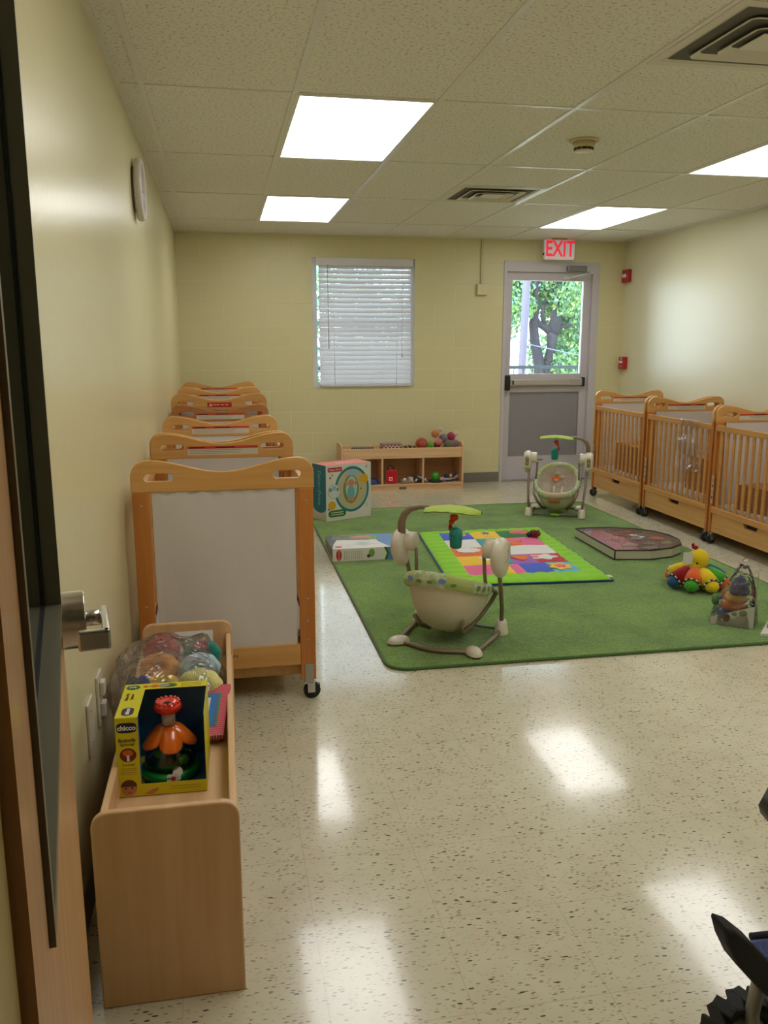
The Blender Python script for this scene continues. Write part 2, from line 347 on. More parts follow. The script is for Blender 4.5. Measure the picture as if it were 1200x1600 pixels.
# suspended grid
GX = [-.27+.61*i for i in range(8)]; GY = [.05+1.22*i for i in range(7)]
b = MB()
for x in GX: b.box(x-.012, x+.012, YF, YB, H-.004, H+.002)
for y in GY[1:]:
    for i in range(-1, len(GX)):
        x0 = GX[i] if i >= 0 else XL; x1 = GX[i+1] if i+1 < len(GX) else XR
        b.box(x0+.012, x1-.012, y-.011, y+.011, H-.0035, H+.002)
b.box(GX[3]+.012, GX[4]-.012, 5.54-.011, 5.54+.011, H-.0035, H+.002); b.box(GX[3]+.012, GX[4]-.012, 3.10-.011, 3.10+.011, H-.0035, H+.002)
b.box(XL, XL+.02, YF, YB, H-.005, H+.002); b.box(XR-.02, XR, YF, YB, H-.005, H+.002); b.box(XL, XR, YB-.02, YB, H-.005, H+.002)
struct(b.obj('trim_2', M_TBAR))

# ================================================================== window
w = sroot('window_1')
b = MB(); m = mat('white_vinyl_frame', (214, 216, 226), .35)
b.box(WX0, WX0+.045, YB+.02, YB+.12, WZ0, WZ1); b.box(WX1-.045, WX1, YB+.02, YB+.12, WZ0, WZ1)
b.box(WX0+.045, WX1-.045, YB+.02, YB+.12, WZ1-.045, WZ1); b.box(WX0+.045, WX1-.045, YB+.02, YB+.12, WZ0, WZ0+.045); b.box(WX0+.045, WX1-.045, YB+.095, YB+.115, 1.57, 1.61)
b.obj('window_frame', m, w)
box_obj('window_pane', (WX0+.045, WX1-.045, YB+.085, YB+.089, WZ0+.045, WZ1-.045), M_CLEAR, w)
bl = thing('window_blind', 'white horizontal slatted blind lowered over the only window in the back wall', 'blind', (1.385, YB-.012, WZ0))
mb_ = mat('blind_slat', (232, 230, 234), .45)
mb_.node_tree.nodes['Principled BSDF'].inputs['Transmission Weight'].default_value = 0
_nt = mb_.node_tree; _tr = _nt.nodes.new('ShaderNodeBsdfTranslucent'); _tr.inputs[0].default_value = (.8, .8, .84, 1); _mx = _nt.nodes.new('ShaderNodeMixShader'); _mx.inputs[0].default_value = .14
_nt.links.new(_nt.nodes['Principled BSDF'].outputs[0], _mx.inputs[1]); _nt.links.new(_tr.outputs[0], _mx.inputs[2]); _nt.links.new(_mx.outputs[0], _nt.nodes['Material Output'].inputs[0])
box_obj('headrail', (-.475, .465, -.02, .03, 1.135, 1.207), mb_, bl, .004)
b = MB()
for k in range(25):
    z = .045+k*.0452; tw = .003*math.sin(k*1.3)
    b.box(-.445, .452, -.0255, .0255, -.0013, .0013, M=Matrix.Translation((0, .012, z)) @ Matrix.Rotation(math.radians(58)+tw*4, 4, 'X'))
b.obj('slats', mb_, bl)
box_obj('bottom_rail', (-.445, .452, -.012, .03, .0, .02), mb_, bl, .004)
for x in (-.305, .305): MB().tube([(x, -.018, .01), (x, -.018, 1.15)], .0022).obj('ladder_cord', mat('cord_white', (235, 233, 230), .7), bl)
MB().tube([(-.36, -.03, .36), (-.365, -.032, .8), (-.365, -.026, 1.14)], .0035).obj('tilt_wand', mat('wand', (170, 160, 155), .4), bl)
MB().tube([(.355, -.03, .3), (.355, -.03, 1.14)], .0012).lathe([(.003, 0), (.007, .01), (.004, .03)], M=Matrix.Translation((.355, -.03, .28)), seg=10).obj('pull_cord', mat('cord_grey', (150, 146, 142), .7), bl)

# ================================================================== exit door
d = sroot('door_1'); y0 = YB+.0
b = MB()
b.box(DX0, DX0+.035, y0-.01, y0+.14, 0, DH, bev=.002); b.box(DX1-.075, DX1, y0-.01, y0+.14, 0, DH, bev=.002); b.box(DX0+.0352, DX1-.0752, y0-.0095, y0+.14, DH-.1, DH)
b.obj('door_frame', M_ALU, d)
L0, L1, LT = DX0+.0362, DX1-.0762, DH-.101; yl = y0+.03
b = MB()
b.box(L0, 2.875, yl, yl+.045, .012, LT); b.box(3.632, L1, yl, yl+.045, .012, LT); b.box(2.875, 3.632, yl, yl+.045, 2.013, LT); b.box(2.875, 3.632, yl, yl+.045, .915, 1.094); b.box(2.875, 3.632, yl, yl+.045, .012, .253)
b.obj('door_leaf', M_ALU, d)
box_obj('glass_pane', (2.875, 3.632, yl+.02, yl+.026, 1.094, 2.013), M_CLEAR, d)
box_obj('lower_panel', (2.875, 3.632, yl+.012, yl+.03, .253, .915), M_KICK, d)
b = MB(); e = .008
for (xa, xb, za, zb) in ((2.875, 3.632, .253, .253+e), (2.875, 3.632, .915-e, .915), (2.875, 2.875+e, .253, .915), (3.632-e, 3.632, .253, .915)): b.box(xa, xb, yl-.001, yl+.02, za, zb)
b.obj('panel_bead', mat('bead_alu', (178, 175, 174), .35, .5), d)
pb = MB().box(2.86, 3.64, yl-.055, yl-.005, .975, 1.045, bev=.008).obj('push_bar', mat('bar_alu', (186, 182, 178), .35, .5), d)
MB().box(2.815, 2.862, yl-.07, yl-.0, .93, 1.085, bev=.012).obj('latch_case', M_BLACK, pb)
MB().box(3.64, 3.668, yl-.06, yl-.0, .965, 1.06, bev=.01).obj('bar_end_cap', M_BLACK, pb)
MB().box(2.885, 2.9, yl-.0565, yl-.05, .99, 1.03).obj('bar_slot', M_BLACK, pb)
MB().box(2.905, 3.5, yl-.061, yl-.05, .985, 1.036, bev=.004).obj('touch_pad', mat('pad_alu', (196, 192, 188), .3, .5), pb)
cl = MB().box(3.42, 3.62, y0-.065, y0-.012, 2.1, 2.155, bev=.006).obj('door_closer', mat('closer_silver', (140, 138, 144), .35, .6), d)
MB().tube([(3.6, y0-.05, 2.09), (3.64, y0-.14, 2.085), (3.44, y0-.04, 2.045)], .009).ball((3.64, y0-.14, 2.085), .014).box(3.4, 3.47, yl-.02, yl, 2.03, 2.06).obj('closer_arm', mat('closer_arm', (226, 226, 228), .3, .4), cl)
box_obj('threshold', (DX0+.035, DX1-.075, y0-.03, y0+.14, 0, .011), M_STEEL, d)
MB().box(3.2, 3.26, yl-.0015, yl, .205, .215).obj('maker_plate', mat('plate_dark', (70, 70, 72), .4), d)

# ================================================================== entry door (open, nearest the camera)
d2 = sroot('door_2'); d2.location = (-.098, .375, 0); d2.rotation_euler = (0, 0, math.radians(9.5))
TH = .044
b = MB(); G0, G1, GZ0, GZ1 = .12, .80, 1.04, 1.98
def leaf(b, m):
    b.box(-TH, 0, 0, G0, .01, 2.1, m); b.box(-TH, 0, G1, .912, .01, 2.1, m); b.box(-TH, 0, G0, G1, .01, GZ0, m); b.box(-TH, 0, G0, G1, GZ1, 2.1, m)
leaf(b, M_DOORWOOD); b.obj('door_leaf', M_DOORWOOD, d2)
MO = mat('bronze_lite_frame', (112, 106, 86), .4, .3)
b = MB()
for x0, x1 in ((0, .004), (-TH-.004, -TH)):
    b.box(x0, x1, G0-.012, G0+.003, GZ0-.012, GZ1+.012); b.box(x0, x1, G1-.003, G1+.012, GZ0-.012, GZ1+.012)
    b.box(x0, x1, G0+.003, G1-.003, GZ0-.012, GZ0+.003); b.box(x0, x1, G0+.003, G1-.003, GZ1-.003, GZ1+.012)
b.box(-TH, 0, G0, G0+.003, GZ0, GZ1); b.box(-TH, 0, G1-.003, G1, GZ0, GZ1); b.box(-TH, 0, G0+.003, G1-.003, GZ0, GZ0+.003); b.box(-TH, 0, G0+.003, G1-.003, GZ1-.003, GZ1)
b.obj('lite_frame', MO, d2)
b = MB(); g_ = -TH/2+.0031
b.box(g_, g_+.003, G0+.003, G0+.007, GZ0+.003, GZ1-.003); b.box(g_, g_+.003, G1-.007, G1-.003, GZ0+.003, GZ1-.003); b.box(g_, g_+.003, G0+.007, G1-.007, GZ0+.003, GZ0+.007); b.box(g_, g_+.003, G0+.007, G1-.007, GZ1-.007, GZ1-.003)
b.obj('glazing_gasket', M_BLACK, d2)
box_obj('glass_pane', (-TH/2-.003, -TH/2+.003, G0, G1, GZ0, GZ1), glassy('door_glass', (.80, .9, .86), .25), d2)
hs = MB().lathe([(.041, 0), (.042, .001), (.042, .0015), (.042, .032), (.042, .0325), (.041, .034), (.0405, .034), (.0, .034)], M=frame((0, .858, 1.0), (0, 1, 0), (0, 0, 1)), seg=40).obj('lever_rose', M_CHROME, d2)
b = MB(); b.tube([(.02, .858, 1.0), (.062, .858, 1.0)], .0115)
b.box(.054, .064, .752, .872, .986, 1.014, bev=.003); b.box(.022, .064, .752, .764, .986, 1.014, bev=.003)
b.obj('lever_handle', M_CHROME, hs)
box_obj('latch_plate', (-TH/2-.013, -TH/2+.013, .912, .9135, .93, 1.03), M_STEEL, d2)
for z in (.24, .86, 1.86): MB().tube([(-.002, -.008, z-.055), (-.002, -.008, z+.055)], .006).box(-.0075, -.0055, -.05, -.008, z-.055, z+.055).obj('hinge', mat('dark_hinge', (70, 62, 50), .4, .7), d2)

# ================================================================== ceiling fixtures
def lamp(x, y, label):
    t = thing('ceiling_light', label, 'light', (x, y, H), 0, 'ceiling light panels')
    b = MB()
    for (xa, xb, ya, yb) in ((-.303, -.283, -.608, .608), (.283, .303, -.608, .608), (-.283, .283, -.608, -.588), (-.283, .283, .588, .608)): b.box(xa, xb, ya, yb, -.006, .001)
    b.obj('frame', M_TBAR, t)
    box_obj('diffuser', (-.283, .283, -.588, .588, -.003, -.001), M_DIFF, t)
    return t
a_ = lamp(.645, 4.32, 'bright rectangular ceiling light panel, the larger and nearer one on the left')
for x, y, l in ((.645, 6.76, 'bright ceiling light panel near the back wall above the window side'),
                (3.085, 4.32, 'bright ceiling light panel cut off by the right edge of the photo'),
                (3.085, 6.76, 'bright ceiling light panel near the back wall above the exit door'),
                (.645, 1.88, 'ceiling light panel overhead just inside the entry, above the frame'), (3.085, 1.88, 'ceiling light panel at the near right corner, above the frame')):
    c = copy_tree(a_); c.location = (x, y, H); c['label'] = l
def vent(x, y, label):
    t = thing('ceiling_vent', label, 'vent', (x, y, H), 0, 'square ceiling vents')
    mv = mat('vent_white', (220, 214, 200), .4)
    b = MB()
    def ring(o, i, z0, z1):
        b.box(-o, -i, -o, o, z0, z1); b.box(i, o, -o, o, z0, z1); b.box(-i, i, -o, -i, z0, z1); b.box(-i, i, i, o, z0, z1)
    ring(.297, .262, -.006, -.001); b.obj('frame', mv, t)
    for k, (o, z) in enumerate(((.262, -.004), (.196, -.010), (.13, -.014))):
        b = MB(); r = .04
        i2 = o-.045
        lo = rrect(-o, o, -o, o, .03 if k else .004); hi = rrect(-i2, i2, -i2, i2, .02)
        bm = bmesh.new(); n = len(lo)
        A = [bm.verts.new((x, y, z)) for x, y in lo]; A2 = [bm.verts.new((x*.99, y*.99, z-.004)) for x, y in lo]
        B_ = [bm.verts.new((x, y, z+.018)) for x, y in hi]
        for q in range(n):
            bm.faces.new((A[q], A[(q+1) % n], A2[(q+1) % n], A2[q])); bm.faces.new((A2[q], A2[(q+1) % n], B_[(q+1) % n], B_[q]))
        b.add(bm, mv); b.obj('louvre_ring', mv, t)
    MB().box(-.075, .075, -.075, .075, -.014, -.01, bev=.002).obj('centre_plate', mv, t)
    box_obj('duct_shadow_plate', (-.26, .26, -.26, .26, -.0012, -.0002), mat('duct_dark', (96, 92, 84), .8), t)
    return t
v_ = vent(1.865, 5.845, 'small-looking square louvred ceiling vent between the far light panels')
c = copy_tree(v_); c.location = (1.865, 2.795, H); c['label'] = 'large-looking square louvred ceiling vent at the top right corner'
t = thing('smoke_detector', 'round cream smoke detector hanging from the ceiling tile', 'smoke detector', (1.84, 4.25, H))
MB().lathe([(.0, -.001), (.075, -.001), (.075, -.008), (.068, -.012), (.0, -.012)]).obj('base', mat('smoke_cream', (206, 190, 150), .5), t)
MB().lathe([(.058, -.012), (.052, -.035), (.047, -.04), (.0, -.04)]).obj('body', mat('smoke_cream2', (202, 184, 142), .5), t)
b = MB()
for k in range(10):
    b.box(.044, .049, -.009, .009, -.05, -.04, M=Matrix.Rotation(2*PI*k/10, 4, 'Z'))
b.obj('sensor_slots', M_BLACK, t); MB().lathe([(.046, -.05), (.046, -.054), (.0, -.056)]).obj('cap', mat('smoke_cap', (226, 214, 184), .4), t)

# exit sign
t = thing('exit_sign', 'white sign with red letters hanging over the back door', 'exit sign', (3.28, 8.06, 2.2))
MB().box(-.155, .155, -.022, .022, .0, .185, bev=.012).obj('housing', mat('sign_white', (226, 220, 222), .35, emit=.12), t)
MB().text('EXIT', .205, M=XZ(.002, -.0225, .094), sx=.72, bold=.0045, t=.001).obj('lettering', mat('sign_red', (238, 40, 66), .4, emit=.5), t)
MB().box(-.07, .07, -.03, .03, .185, .199, bev=.004).obj('ceiling_mount', mat('mount_tan', (180, 160, 130), .5), t)
MB().box(-.164, -.155, -.01, .01, .04, .06).obj('test_button', M_BLACK, t)
# fire alarms
t = thing('fire_alarm_horn', 'red fire alarm horn strobe high in the back right corner', 'fire alarm', (XR, 8.13, 2.0))
MB().box(-.045, 0, -.065, .065, 0, .125, bev=.008).obj('body', M_RED, t)
MB().box(-.068, -.044, -.045, .02, .045, .08, bev=.008).obj('strobe', mat('strobe_lens', (226, 218, 210), .2), t)
t = thing('fire_alarm_pull', 'red fire alarm pull station low on the right wall by the exit door', 'fire alarm', (XR, 8.11, 1.14))
MB().box(-.045, 0, -.055, .055, 0, .125, bev=.006).obj('body', M_RED, t)
MB().box(-.058, -.045, -.035, .035, .06, .085, bev=.004).obj('pull_handle', M_WHITE, t, label='white handle bar')
MB().text('FIRE', .028, M=frame((-.0456, 0, .106), (0, -1, 0), (0, 0, 1))).obj('lettering', M_WHITE, t); MB().text('PULL', .022, M=frame((-.0456, 0, .03), (0, -1, 0), (0, 0, 1))).obj('lettering', M_WHITE, t)
# conduit box
t = thing('junction_box', 'small white junction box with thin conduit running up to ceiling', 'electrical box', (2.545, YB, 1.865))
MB().box(-.05, .05, -.045, 0, 0, .105, bev=.004).obj('box_body', mat('box_ivory', (222, 212, 170), .4), t)
MB().box(-.012, .012, -.02, 0, .105, .53, bev=.002).obj('conduit', mat('box_ivory2', (206, 196, 150), .4), t)
# wall clock seen edge-on and plates
t = thing('wall_clock', 'round white wall clock seen edge-on high on the left wall', 'clock', (XL, 4.30, 2.10))
MR = frame((0, 0, 0), (0, 1, 0), (0, 0, 1))
MB().lathe([(.0, 0), (.10, 0), (.10, .008), (.135, .012), (.142, .024), (.138, .04), (.126, .046), (.12, .042), (.12, .03)], M=MR, seg=40).obj('case', mat('clock_case', (206, 198, 190), .3), t)
MB().lathe([(.0, .031), (.12, .031), (.0, .0315)], M=MR, seg=40).obj('dial', M_WHITE, t)
MB().box(.033, .035, -.003, .003, 0, .09).box(.033, .035, 0, .07, -.003, .003).obj('hands', M_BLACK, t)
mp_ = mat('ivory_plate', (214, 204, 188), .3)
t = thing('outlet_plate', 'ivory blank wall plate low on left wall, nearer the open door', 'outlet', (XL, 2.14, .345)); MB().box(0, .007, -.04, .04, 0, .145, bev=.003).obj('plate', mp_, t)
for z in (.03, .115): MB().lathe([(.004, 0), (.004, .001)], M=frame((.007, 0, z), (0, 1, 0), (0, 0, 1)), seg=8).obj('screw', M_STEEL, t)
t = thing('outlet_plate', 'ivory socket plate on left wall with sockets standing proud', 'outlet', (XL, 2.31, .35)); MB().box(0, .007, -.04, .04, 0, .145, bev=.003).obj('plate', mp_, t)
MB().box(.007, .02, -.017, .017, .022, .062, bev=.003).obj('socket', mp_, t); MB().box(.007, .02, -.017, .017, .083, .123, bev=.003).obj('socket', mp_, t)

# ================================================================== cribs
def crib(label, extra=0, dark=False, name='AN', sign=False, group='left row'):
    """footprint .67 x .955 m, room side at +x, lowest handle end towards -y"""
    t = thing('crib', label, 'crib', group=group)
    Ht = .975+extra; zb = Ht-.118
    mb = M_DARKCRIB if dark else M_CRIB; mpst = M_POST
    for e, sgn in (('near', -1), ('far', 1)):
        Y = sgn*.462
        out = []
        hw = .335
        out += [(-hw, zb), (hw, zb)]
        out += arc(hw-.06, Ht-.06, .06, 0, 90, 8)
        for k in range(1, 16):
            u = k/16; x = (hw-.06)*(1-2*u); out.append((x, Ht-.048*(.5-.5*math.cos(2*PI*u))))
        out += arc(-hw+.06, Ht-.06, .06, 90, 180, 8)
        holes = [rrect(cx-.053, cx+.053, Ht-.078, Ht-.050, .0139) for cx in (-.235, .235)]
        bd = MB().holed([out]+holes, .022, M=XZ(0, Y, 0), bev=.003).obj('end_board', mb, t)
        # posts: darker, two per end
        for sx in (-1, 1):
            p = MB().box(sx*.332, sx*.272, Y-.011, Y+.017*-sgn*-1 if False else Y+.011, .085, zb, bev=.003)
            p.box(sx*.318, sx*.286, Y-sgn*.011, Y-sgn*.045, .12, Ht-.15, bev=.002)
            post = p.obj('post', mpst, t)
            for z in (zb-.05, .42, .33, .25): MB().ball((sx*.302, Y+sgn*.0115, z), (.005, .002, .005), u=8, v=6).obj('bolt', M_STEEL, post)
            pl = MB().box(sx*.322, sx*.288, Y+sgn*.011, Y+sgn*.0135, .075, .15, bev=.001).obj('caster_bracket', M_STEEL, post)
            # caster: fork + wheel
            yc = Y-sgn*.012
            cs = MB().lathe([(.017, .0), (.017, .008)], M=Matrix.Translation((sx*.302, yc, .077)), seg=14)
            cs.box(sx*.302-.004, sx*.302+.026, yc-.018, yc-.014, .028, .08, bev=.001); cs.box(sx*.302-.004, sx*.302+.026, yc+.014, yc+.018, .028, .08, bev=.001)
            cs.box(sx*.302-.016, sx*.302+.02, yc-.018, yc+.018, .066, .08, bev=.002)
            co = cs.obj('caster', M_CHROME, t)
            wh = MB().lathe([(.012, -.011), (.03, -.011), (.034, -.007), (.034, .007), (.03, .011), (.012, .011)], M=frame((sx*.302+.014, yc, .034), (1, 0, 0), (0, 0, 1)), seg=20).obj('wheel', M_RUBBER, co)
            if sx > 0: MB().box(sx*.302+.022, sx*.302+.046, yc-.012, yc+.012, .05, .058, bev=.002).obj('brake_lever', M_BLACK, co)
        # film covered end panel
        f = MB()
        def ff(u, v, Y=Y, sgn=sgn):
            x = -.262+.524*u; z = .222+(Ht-.118-.222+.004)*v
            ed = min(u, 1-u, v, 1-v)
            return (x, Y+sgn*.002-sgn*.004*math.sin(9*u+3*v)*min(1, ed*12)-sgn*-.006*max(0, v-.93)/.07*math.sin(40*u), z)
        f.grid(ff, 34, 24); f.box(-.262, .262, Y-sgn*.004-.004, Y-sgn*.004+.004, .222, zb+.003)
        f.obj('end_panel', M_FILM, t)
        box_obj('end_rail', (-.272, .272, Y-.011, Y+.011, .150, .235), mb, t, .003)
        # warning labels on the inner face (and an outer sign on the tall one)
        lb = MB(); yy = Y-sgn*.0113
        lb.box(-.165, .165, yy-.0004, yy+.0004, Ht-.102, Ht-.066, mat('label_white', (214, 204, 184), .6)); lb.box(-.165, .165, yy-.0008*1-.0002, yy+.0008, Ht-.072, Ht-.060, mat('label_red', (206, 62, 42), .6))
        for xx, ww in ((-.12, .07), (.01, .09)): lb.box(xx-ww/2, xx+ww/2, yy-.0012, yy+.0012, Ht-.069, Ht-.063, mat('label_ink', (60, 30, 26), .6))
        for zz in (-.078, -.086, -.094): lb.box(-.155, .08+.9*(zz+.09), yy-.0007, yy+.0007, Ht+zz-.001, Ht+zz+.001, mat('label_grey', (150, 140, 126), .6))
        lb.obj('warning_label', None, t)
    if sign:
        yy = -.4735; sg = MB(); sg.box(-.085, .085, yy-.0005, yy+.0005, Ht-.095, Ht-.062, mat('sign_red2', (196, 36, 34), .5))
        sg.text('EVACUATION', .017, mat('sign_cream', (236, 200, 180), .5), XZ(.02, yy-.0006, Ht-.078), sx=.8) if False else None
        sg.poly([(-.075, -.01), (-.06, .012), (-.048, -.01)], .0005, mat('sign_cream', (236, 200, 180), .5), XZ(0, yy-.0006, Ht-.078))
        for xx in (-.035, -.01, .02, .05): sg.box(xx-.01, xx+.01, yy-.0011, yy, Ht-.081, Ht-.075, mat('sign_cream', (236, 200, 180), .5))
        sg.obj('evacuation_sign', None, t)
    # slatted long sides
    for sx in (-1, 1):
        X = sx*.322; zr = Ht-.135
        b = MB(); b.box(X-.011, X+.011, -.45, .45, zr-.04, zr, bev=.003); b.box(X-.011, X+.011, -.45, .45, .225, .268, bev=.003)
        n = 12
        for k in range(n):
            y = -.432+.864*(k+.5)/n
            b.box(X-.006, X+.006, y-.0125, y+.0125, .265, zr-.035, bev=.002)
        b.obj('slatted_side', M_CRIBY, t)
    b = MB(); b.box(-.31, .31, -.448, .448, .235, .25, M_CARD); b.box(-.3, .3, -.44, .44, .25, .285, mat('mattress_white', (214, 210, 208), .5, bump=.3, bscale=12), bev=.012)
    b.obj('mattress', None, t)
    # drawer with hand slot
    outl = [(-.445, .09), (.445, .09), (.445, .222)] + [(.08, .222), (.06, .192), (-.06, .192), (-.08, .222)] + [(-.445, .222)]
    dr = MB(); dr.poly(outl, .018, M=frame((.304, 0, 0), (0, 1, 0), (0, 0, 1))); dr.box(-.31, .3, -.43, .43, .095, .1); dr.box(-.31, .3, -.43, -.42, .095, .2); dr.box(-.31, .3, .42, .43, .095, .2); dr.box(-.31, -.3, -.43, .43, .095, .2)
    do = dr.obj('drawer', wood('drawer_wood', (216, 168, 104), (200, 150, 84), axis=1), t)
    MB().box(.285, .3, -.08, .08, .185, .2215).obj('slot_shade_block', mat('slot_shade', (50, 30, 18), .8), do)  # dark block behind the cut-out, its colour stands in for the shade inside
    # sticker on the room-side far post
    st = MB()
    st.box(.3325, .3332, .435, .463, .29, .49, mat('sticker_tan', (206, 172, 140), .6))
    for z in (.32, .40):
        st.poly([(.439, z+.02), (.459, z+.02), (.449, z)], .0006, mat('sticker_ink', (60, 44, 50), .6), frame((.3333, 0, 0), (0, 1, 0), (0, 0, 1)))
        st.box(.3328, .3338, .437, .461, z+.045, z+.065, mat('sticker_grey', (170, 160, 160), .6))
    st.obj('post_sticker', None, t)
    # small maker name on the lower end rail
    st = MB(); st.text('AN', .02, mat('branding_ink', (70, 44, 24), .6), XZ(.015, -.4735, .203)); st.obj('branding', None, t)
    return t
base = crib('crib on the left, nearest the camera, its white end panel fully in view')
base.location = (-.005, 3.612, 0)
LX = -.015
for y, l, dk in ((4.61, 'second crib from the camera in the row along the left wall', False), (5.585, 'third crib in the left row, ending in the darker reddish end board', True)):
    c = copy_tree(base); c.location = (LX, y, 0); c['label'] = l
    if dk:
        for ch in c.children:
            if ch.name.startswith('end_board'):
                ch.data = ch.data.copy(); ch.data.materials[0] = M_DARKCRIB
tall = crib('taller crib in the left row with a small red sign on its end board', extra=.072, sign=True); tall.location = (LX-.005, 6.59, 0)
c = copy_tree(tall); c.location = (LX-.01, 7.63, 0); c['label'] = 'last crib of the left row, in the far corner against the back wall'
for ch in list(c.children):
    if ch.name.startswith('evacuation_sign'): bpy.data.objects.remove(ch)
for y, l in ((6.785, 'crib by the exit door, farthest of the three cribs on the right'), (5.805, 'middle crib on the right wall with clear plastic hanging over its rail'), (4.835, 'nearest crib on the right wall, cut off by the edge of the photo')):
    c = copy_tree(base); c.location = (3.692, y, 0); c.rotation_euler = (0, 0, PI); c['label'] = l; c['group'] = 'right row'
    for ch in list(c.children):
        if ch.name.startswith('branding'): bpy.data.objects.remove(ch)
        elif ch.name.startswith('post_sticker'): ch.scale = (1, -1, 1)
def carton(label, x, y, z, sx, sy, sz, rz=0, open_=False):
    t = thing('cardboard_box', label, 'box', (x, y, z), rz, 'cartons in the cribs')
    MB().box(-sx/2, sx/2, -sy/2, sy/2, 0, sz, bev=.003).obj('carton', M_CARD, t)
    b = MB(); b.box(-sx/2+.004, sx/2-.004, -.0015-.03, -.0015+.03, sz, sz+.0008); b.obj('tape', mat('tape_tan', (186, 140, 92), .3), t)
    for s_ in (-1, 1): pass
    return t
carton('brown carton standing inside the right crib by the exit door', 3.66, 6.72, .287, .4, .6, .235)
carton('dark brown carton inside the middle crib on the right', 3.72, 5.70, .287, .36, .5, .26)
carton('brown carton tilted inside the nearest crib on the right', 3.66, 4.86, .287, .4, .5, .17, .22)
# clear film over the middle crib
b = MB()
def ff(u, v):
    y = 5.48+.30*u+.03*math.sin(6*v+u*4); s = v*.42
    if s < .05: return (3.41-.06*s/.05-.02, y, .852)
    z = .852-(s-.05); return (3.352-.012*math.sin(9*u+5*v)-.01*math.sin(14*v), y, z)
b.grid(ff, 24, 24)
tag(b.obj('plastic_film', M_BAG), 'crumpled clear plastic hanging over the middle crib rail', 'plastic film')

# ================================================================== low shelves
def shelf_unit(label):
    t = thing('low_shelf', label, 'shelf', group='low maple shelf units')
    L = 1.21; D = .30
    for s_ in (-1, 1):
        x = s_*(L/2-.009)
        prof = [(0, 0), (D, 0)] + arc(D-.035, .455-.035, .035, 0, 90, 6) + arc(.035, .455-.035, .035, 90, 180, 6)
        MB().holed([prof], .018, M=frame((x, 0, 0), (0, 1, 0), (0, 0, 1)), bev=.004).obj('end_panel', M_MAPLE, t)
    i = L/2-.018
    box_obj('top_board', (-i, i, .004, D-.004, .312, .33), M_MAPLEX, t)
    box_obj('front_apron', (-i, i, .006, .022, .33, .41), M_MAPLEX, t, .004)
    box_obj('back_apron', (-i, i, D-.022, D-.006, .33, .41), M_MAPLEX, t, .004)
    box_obj('bottom_board', (-i, i, .004, D-.004, .045, .062), M_MAPLEX, t)
    box_obj('plinth', (-i, i, .012, .028, .0, .045), M_MAPLEX, t)
    box_obj('back_panel', (-i, i, D-.012, D-.006, .062, .312), M_MAPLEIN, t)
    for x in (-L/6+.0, L/6): box_obj('divider', (x-.009, x+.009, .01, D-.012, .062, .312), M_MAPLE, t)
    MB().box(-.035, .035, .0105, .012, .008, .03).obj('maker_plate', mat('plate_brown', (110, 92, 70), .5), t)
    return t
sh = shelf_unit('low maple shelf with three cubbies under the back wall window'); sh.location = (1.692, 7.86, 0)
c = copy_tree(sh); c.location = (.004, 2.238, 0); c.rotation_euler = (0, 0, PI/2); c['label'] = 'low maple shelf in the near left foreground with its rounded end panel facing us'

# ================================================================== rug
rx0, rx1, ry0, ry1 = .66, 3.12, 3.355, 6.95
t = thing('area_rug', 'large plain green pile rug with rounded corners on the tile floor', 'rug')
MB().holed([rrect(rx0+.012, rx1-.012, ry0+.012, ry1-.012, .09)], .012, M=Matrix.Translation((0, 0, .006)), bev=.002).obj('pile', M_RUG, t)
lp = rrect(rx0+.007, rx1-.007, ry0+.007, ry1-.007, .095, 8)
MB().tube([(x, y, .0075) for x, y in lp], .0075, closed=True, seg=8).obj('bound_edge', cloth('rug_binding', (82, 116, 58)), t)
RZ = .0125
# ------------------------------------------------------------------ quilted play blanket
BC = ((1.262, 4.525), (2.232, 4.458), (2.325, 5.905), (1.388, 5.895))      # front-left, front-right, back-right, back-left
def bil(u, v): 
    a = [(1-u)*BC[0][i]+u*BC[1][i] for i in (0, 1)]; b_ = [(1-u)*BC[3][i]+u*BC[2][i] for i in (0, 1)]
    return ((1-v)*a[0]+v*b_[0], (1-v)*a[1]+v*b_[1])
Q = {n: cloth('quilt_'+n, c, noise=.06) for n, c in dict(lime=(142, 214, 12), blue=(52, 92, 214), yellow=(250, 206, 30), green=(16, 120, 60), white=(236, 236, 232), teal=(28, 160, 176), pink=(240, 104, 158), orange=(240, 116, 48), purple=(170, 100, 190), red=(206, 26, 52), cyan=(86, 192, 222), edge=(20, 70, 120)).items()}
rows = [  # front row first; (right edge, colour)
    [(.28, 'pink'), (.42, 'yellow'), (.52, 'pink'), (.78, 'blue'), (1, 'cyan')],
    [(.36, 'yellow'), (.5, 'teal'), (.72, 'purple'), (1, 'red')],
    [(.36, 'orange'), (.55, 'green'), (1, 'white')],
    [(.33, 'white'), (.58, 'teal'), (.78, 'orange'), (1, 'pink')],
    [(.33, 'blue'), (.64, 'yellow'), (1, 'green')]]
bu0, bu1, bv0, bv1 = .145, .86, .115, .935
def bcell(u, v):
    if u < bu0 or u > bu1 or v < bv0 or v > bv1: return None
    uu = (u-bu0)/(bu1-bu0); vv = (v-bv0)/(bv1-bv0); r = min(4, int(vv*5)); prev = 0
    for k, (e, c) in enumerate(rows[r]):
        if uu <= e: return r, k, c, (uu-prev)/(e-prev), vv*5-r
        prev = e
def bz(u, v):
    e = min(u, 1-u, v, 1-v); base = RZ+.004+.016*min(1, e/.03)**.5
    c = bcell(u, v)
    if c:
        p = (math.sin(PI*min(max(c[3], 0), 1))*math.sin(PI*min(max(c[4], 0), 1))); base += .010*p**.5
    else:
        q = (v*13 if (u < bu0 or u > bu1) else u*11); base += .007*abs(math.sin(PI*q))**.6
    return base+.0025*math.sin(17*u+9*v)*math.sin(13*v-4*u)
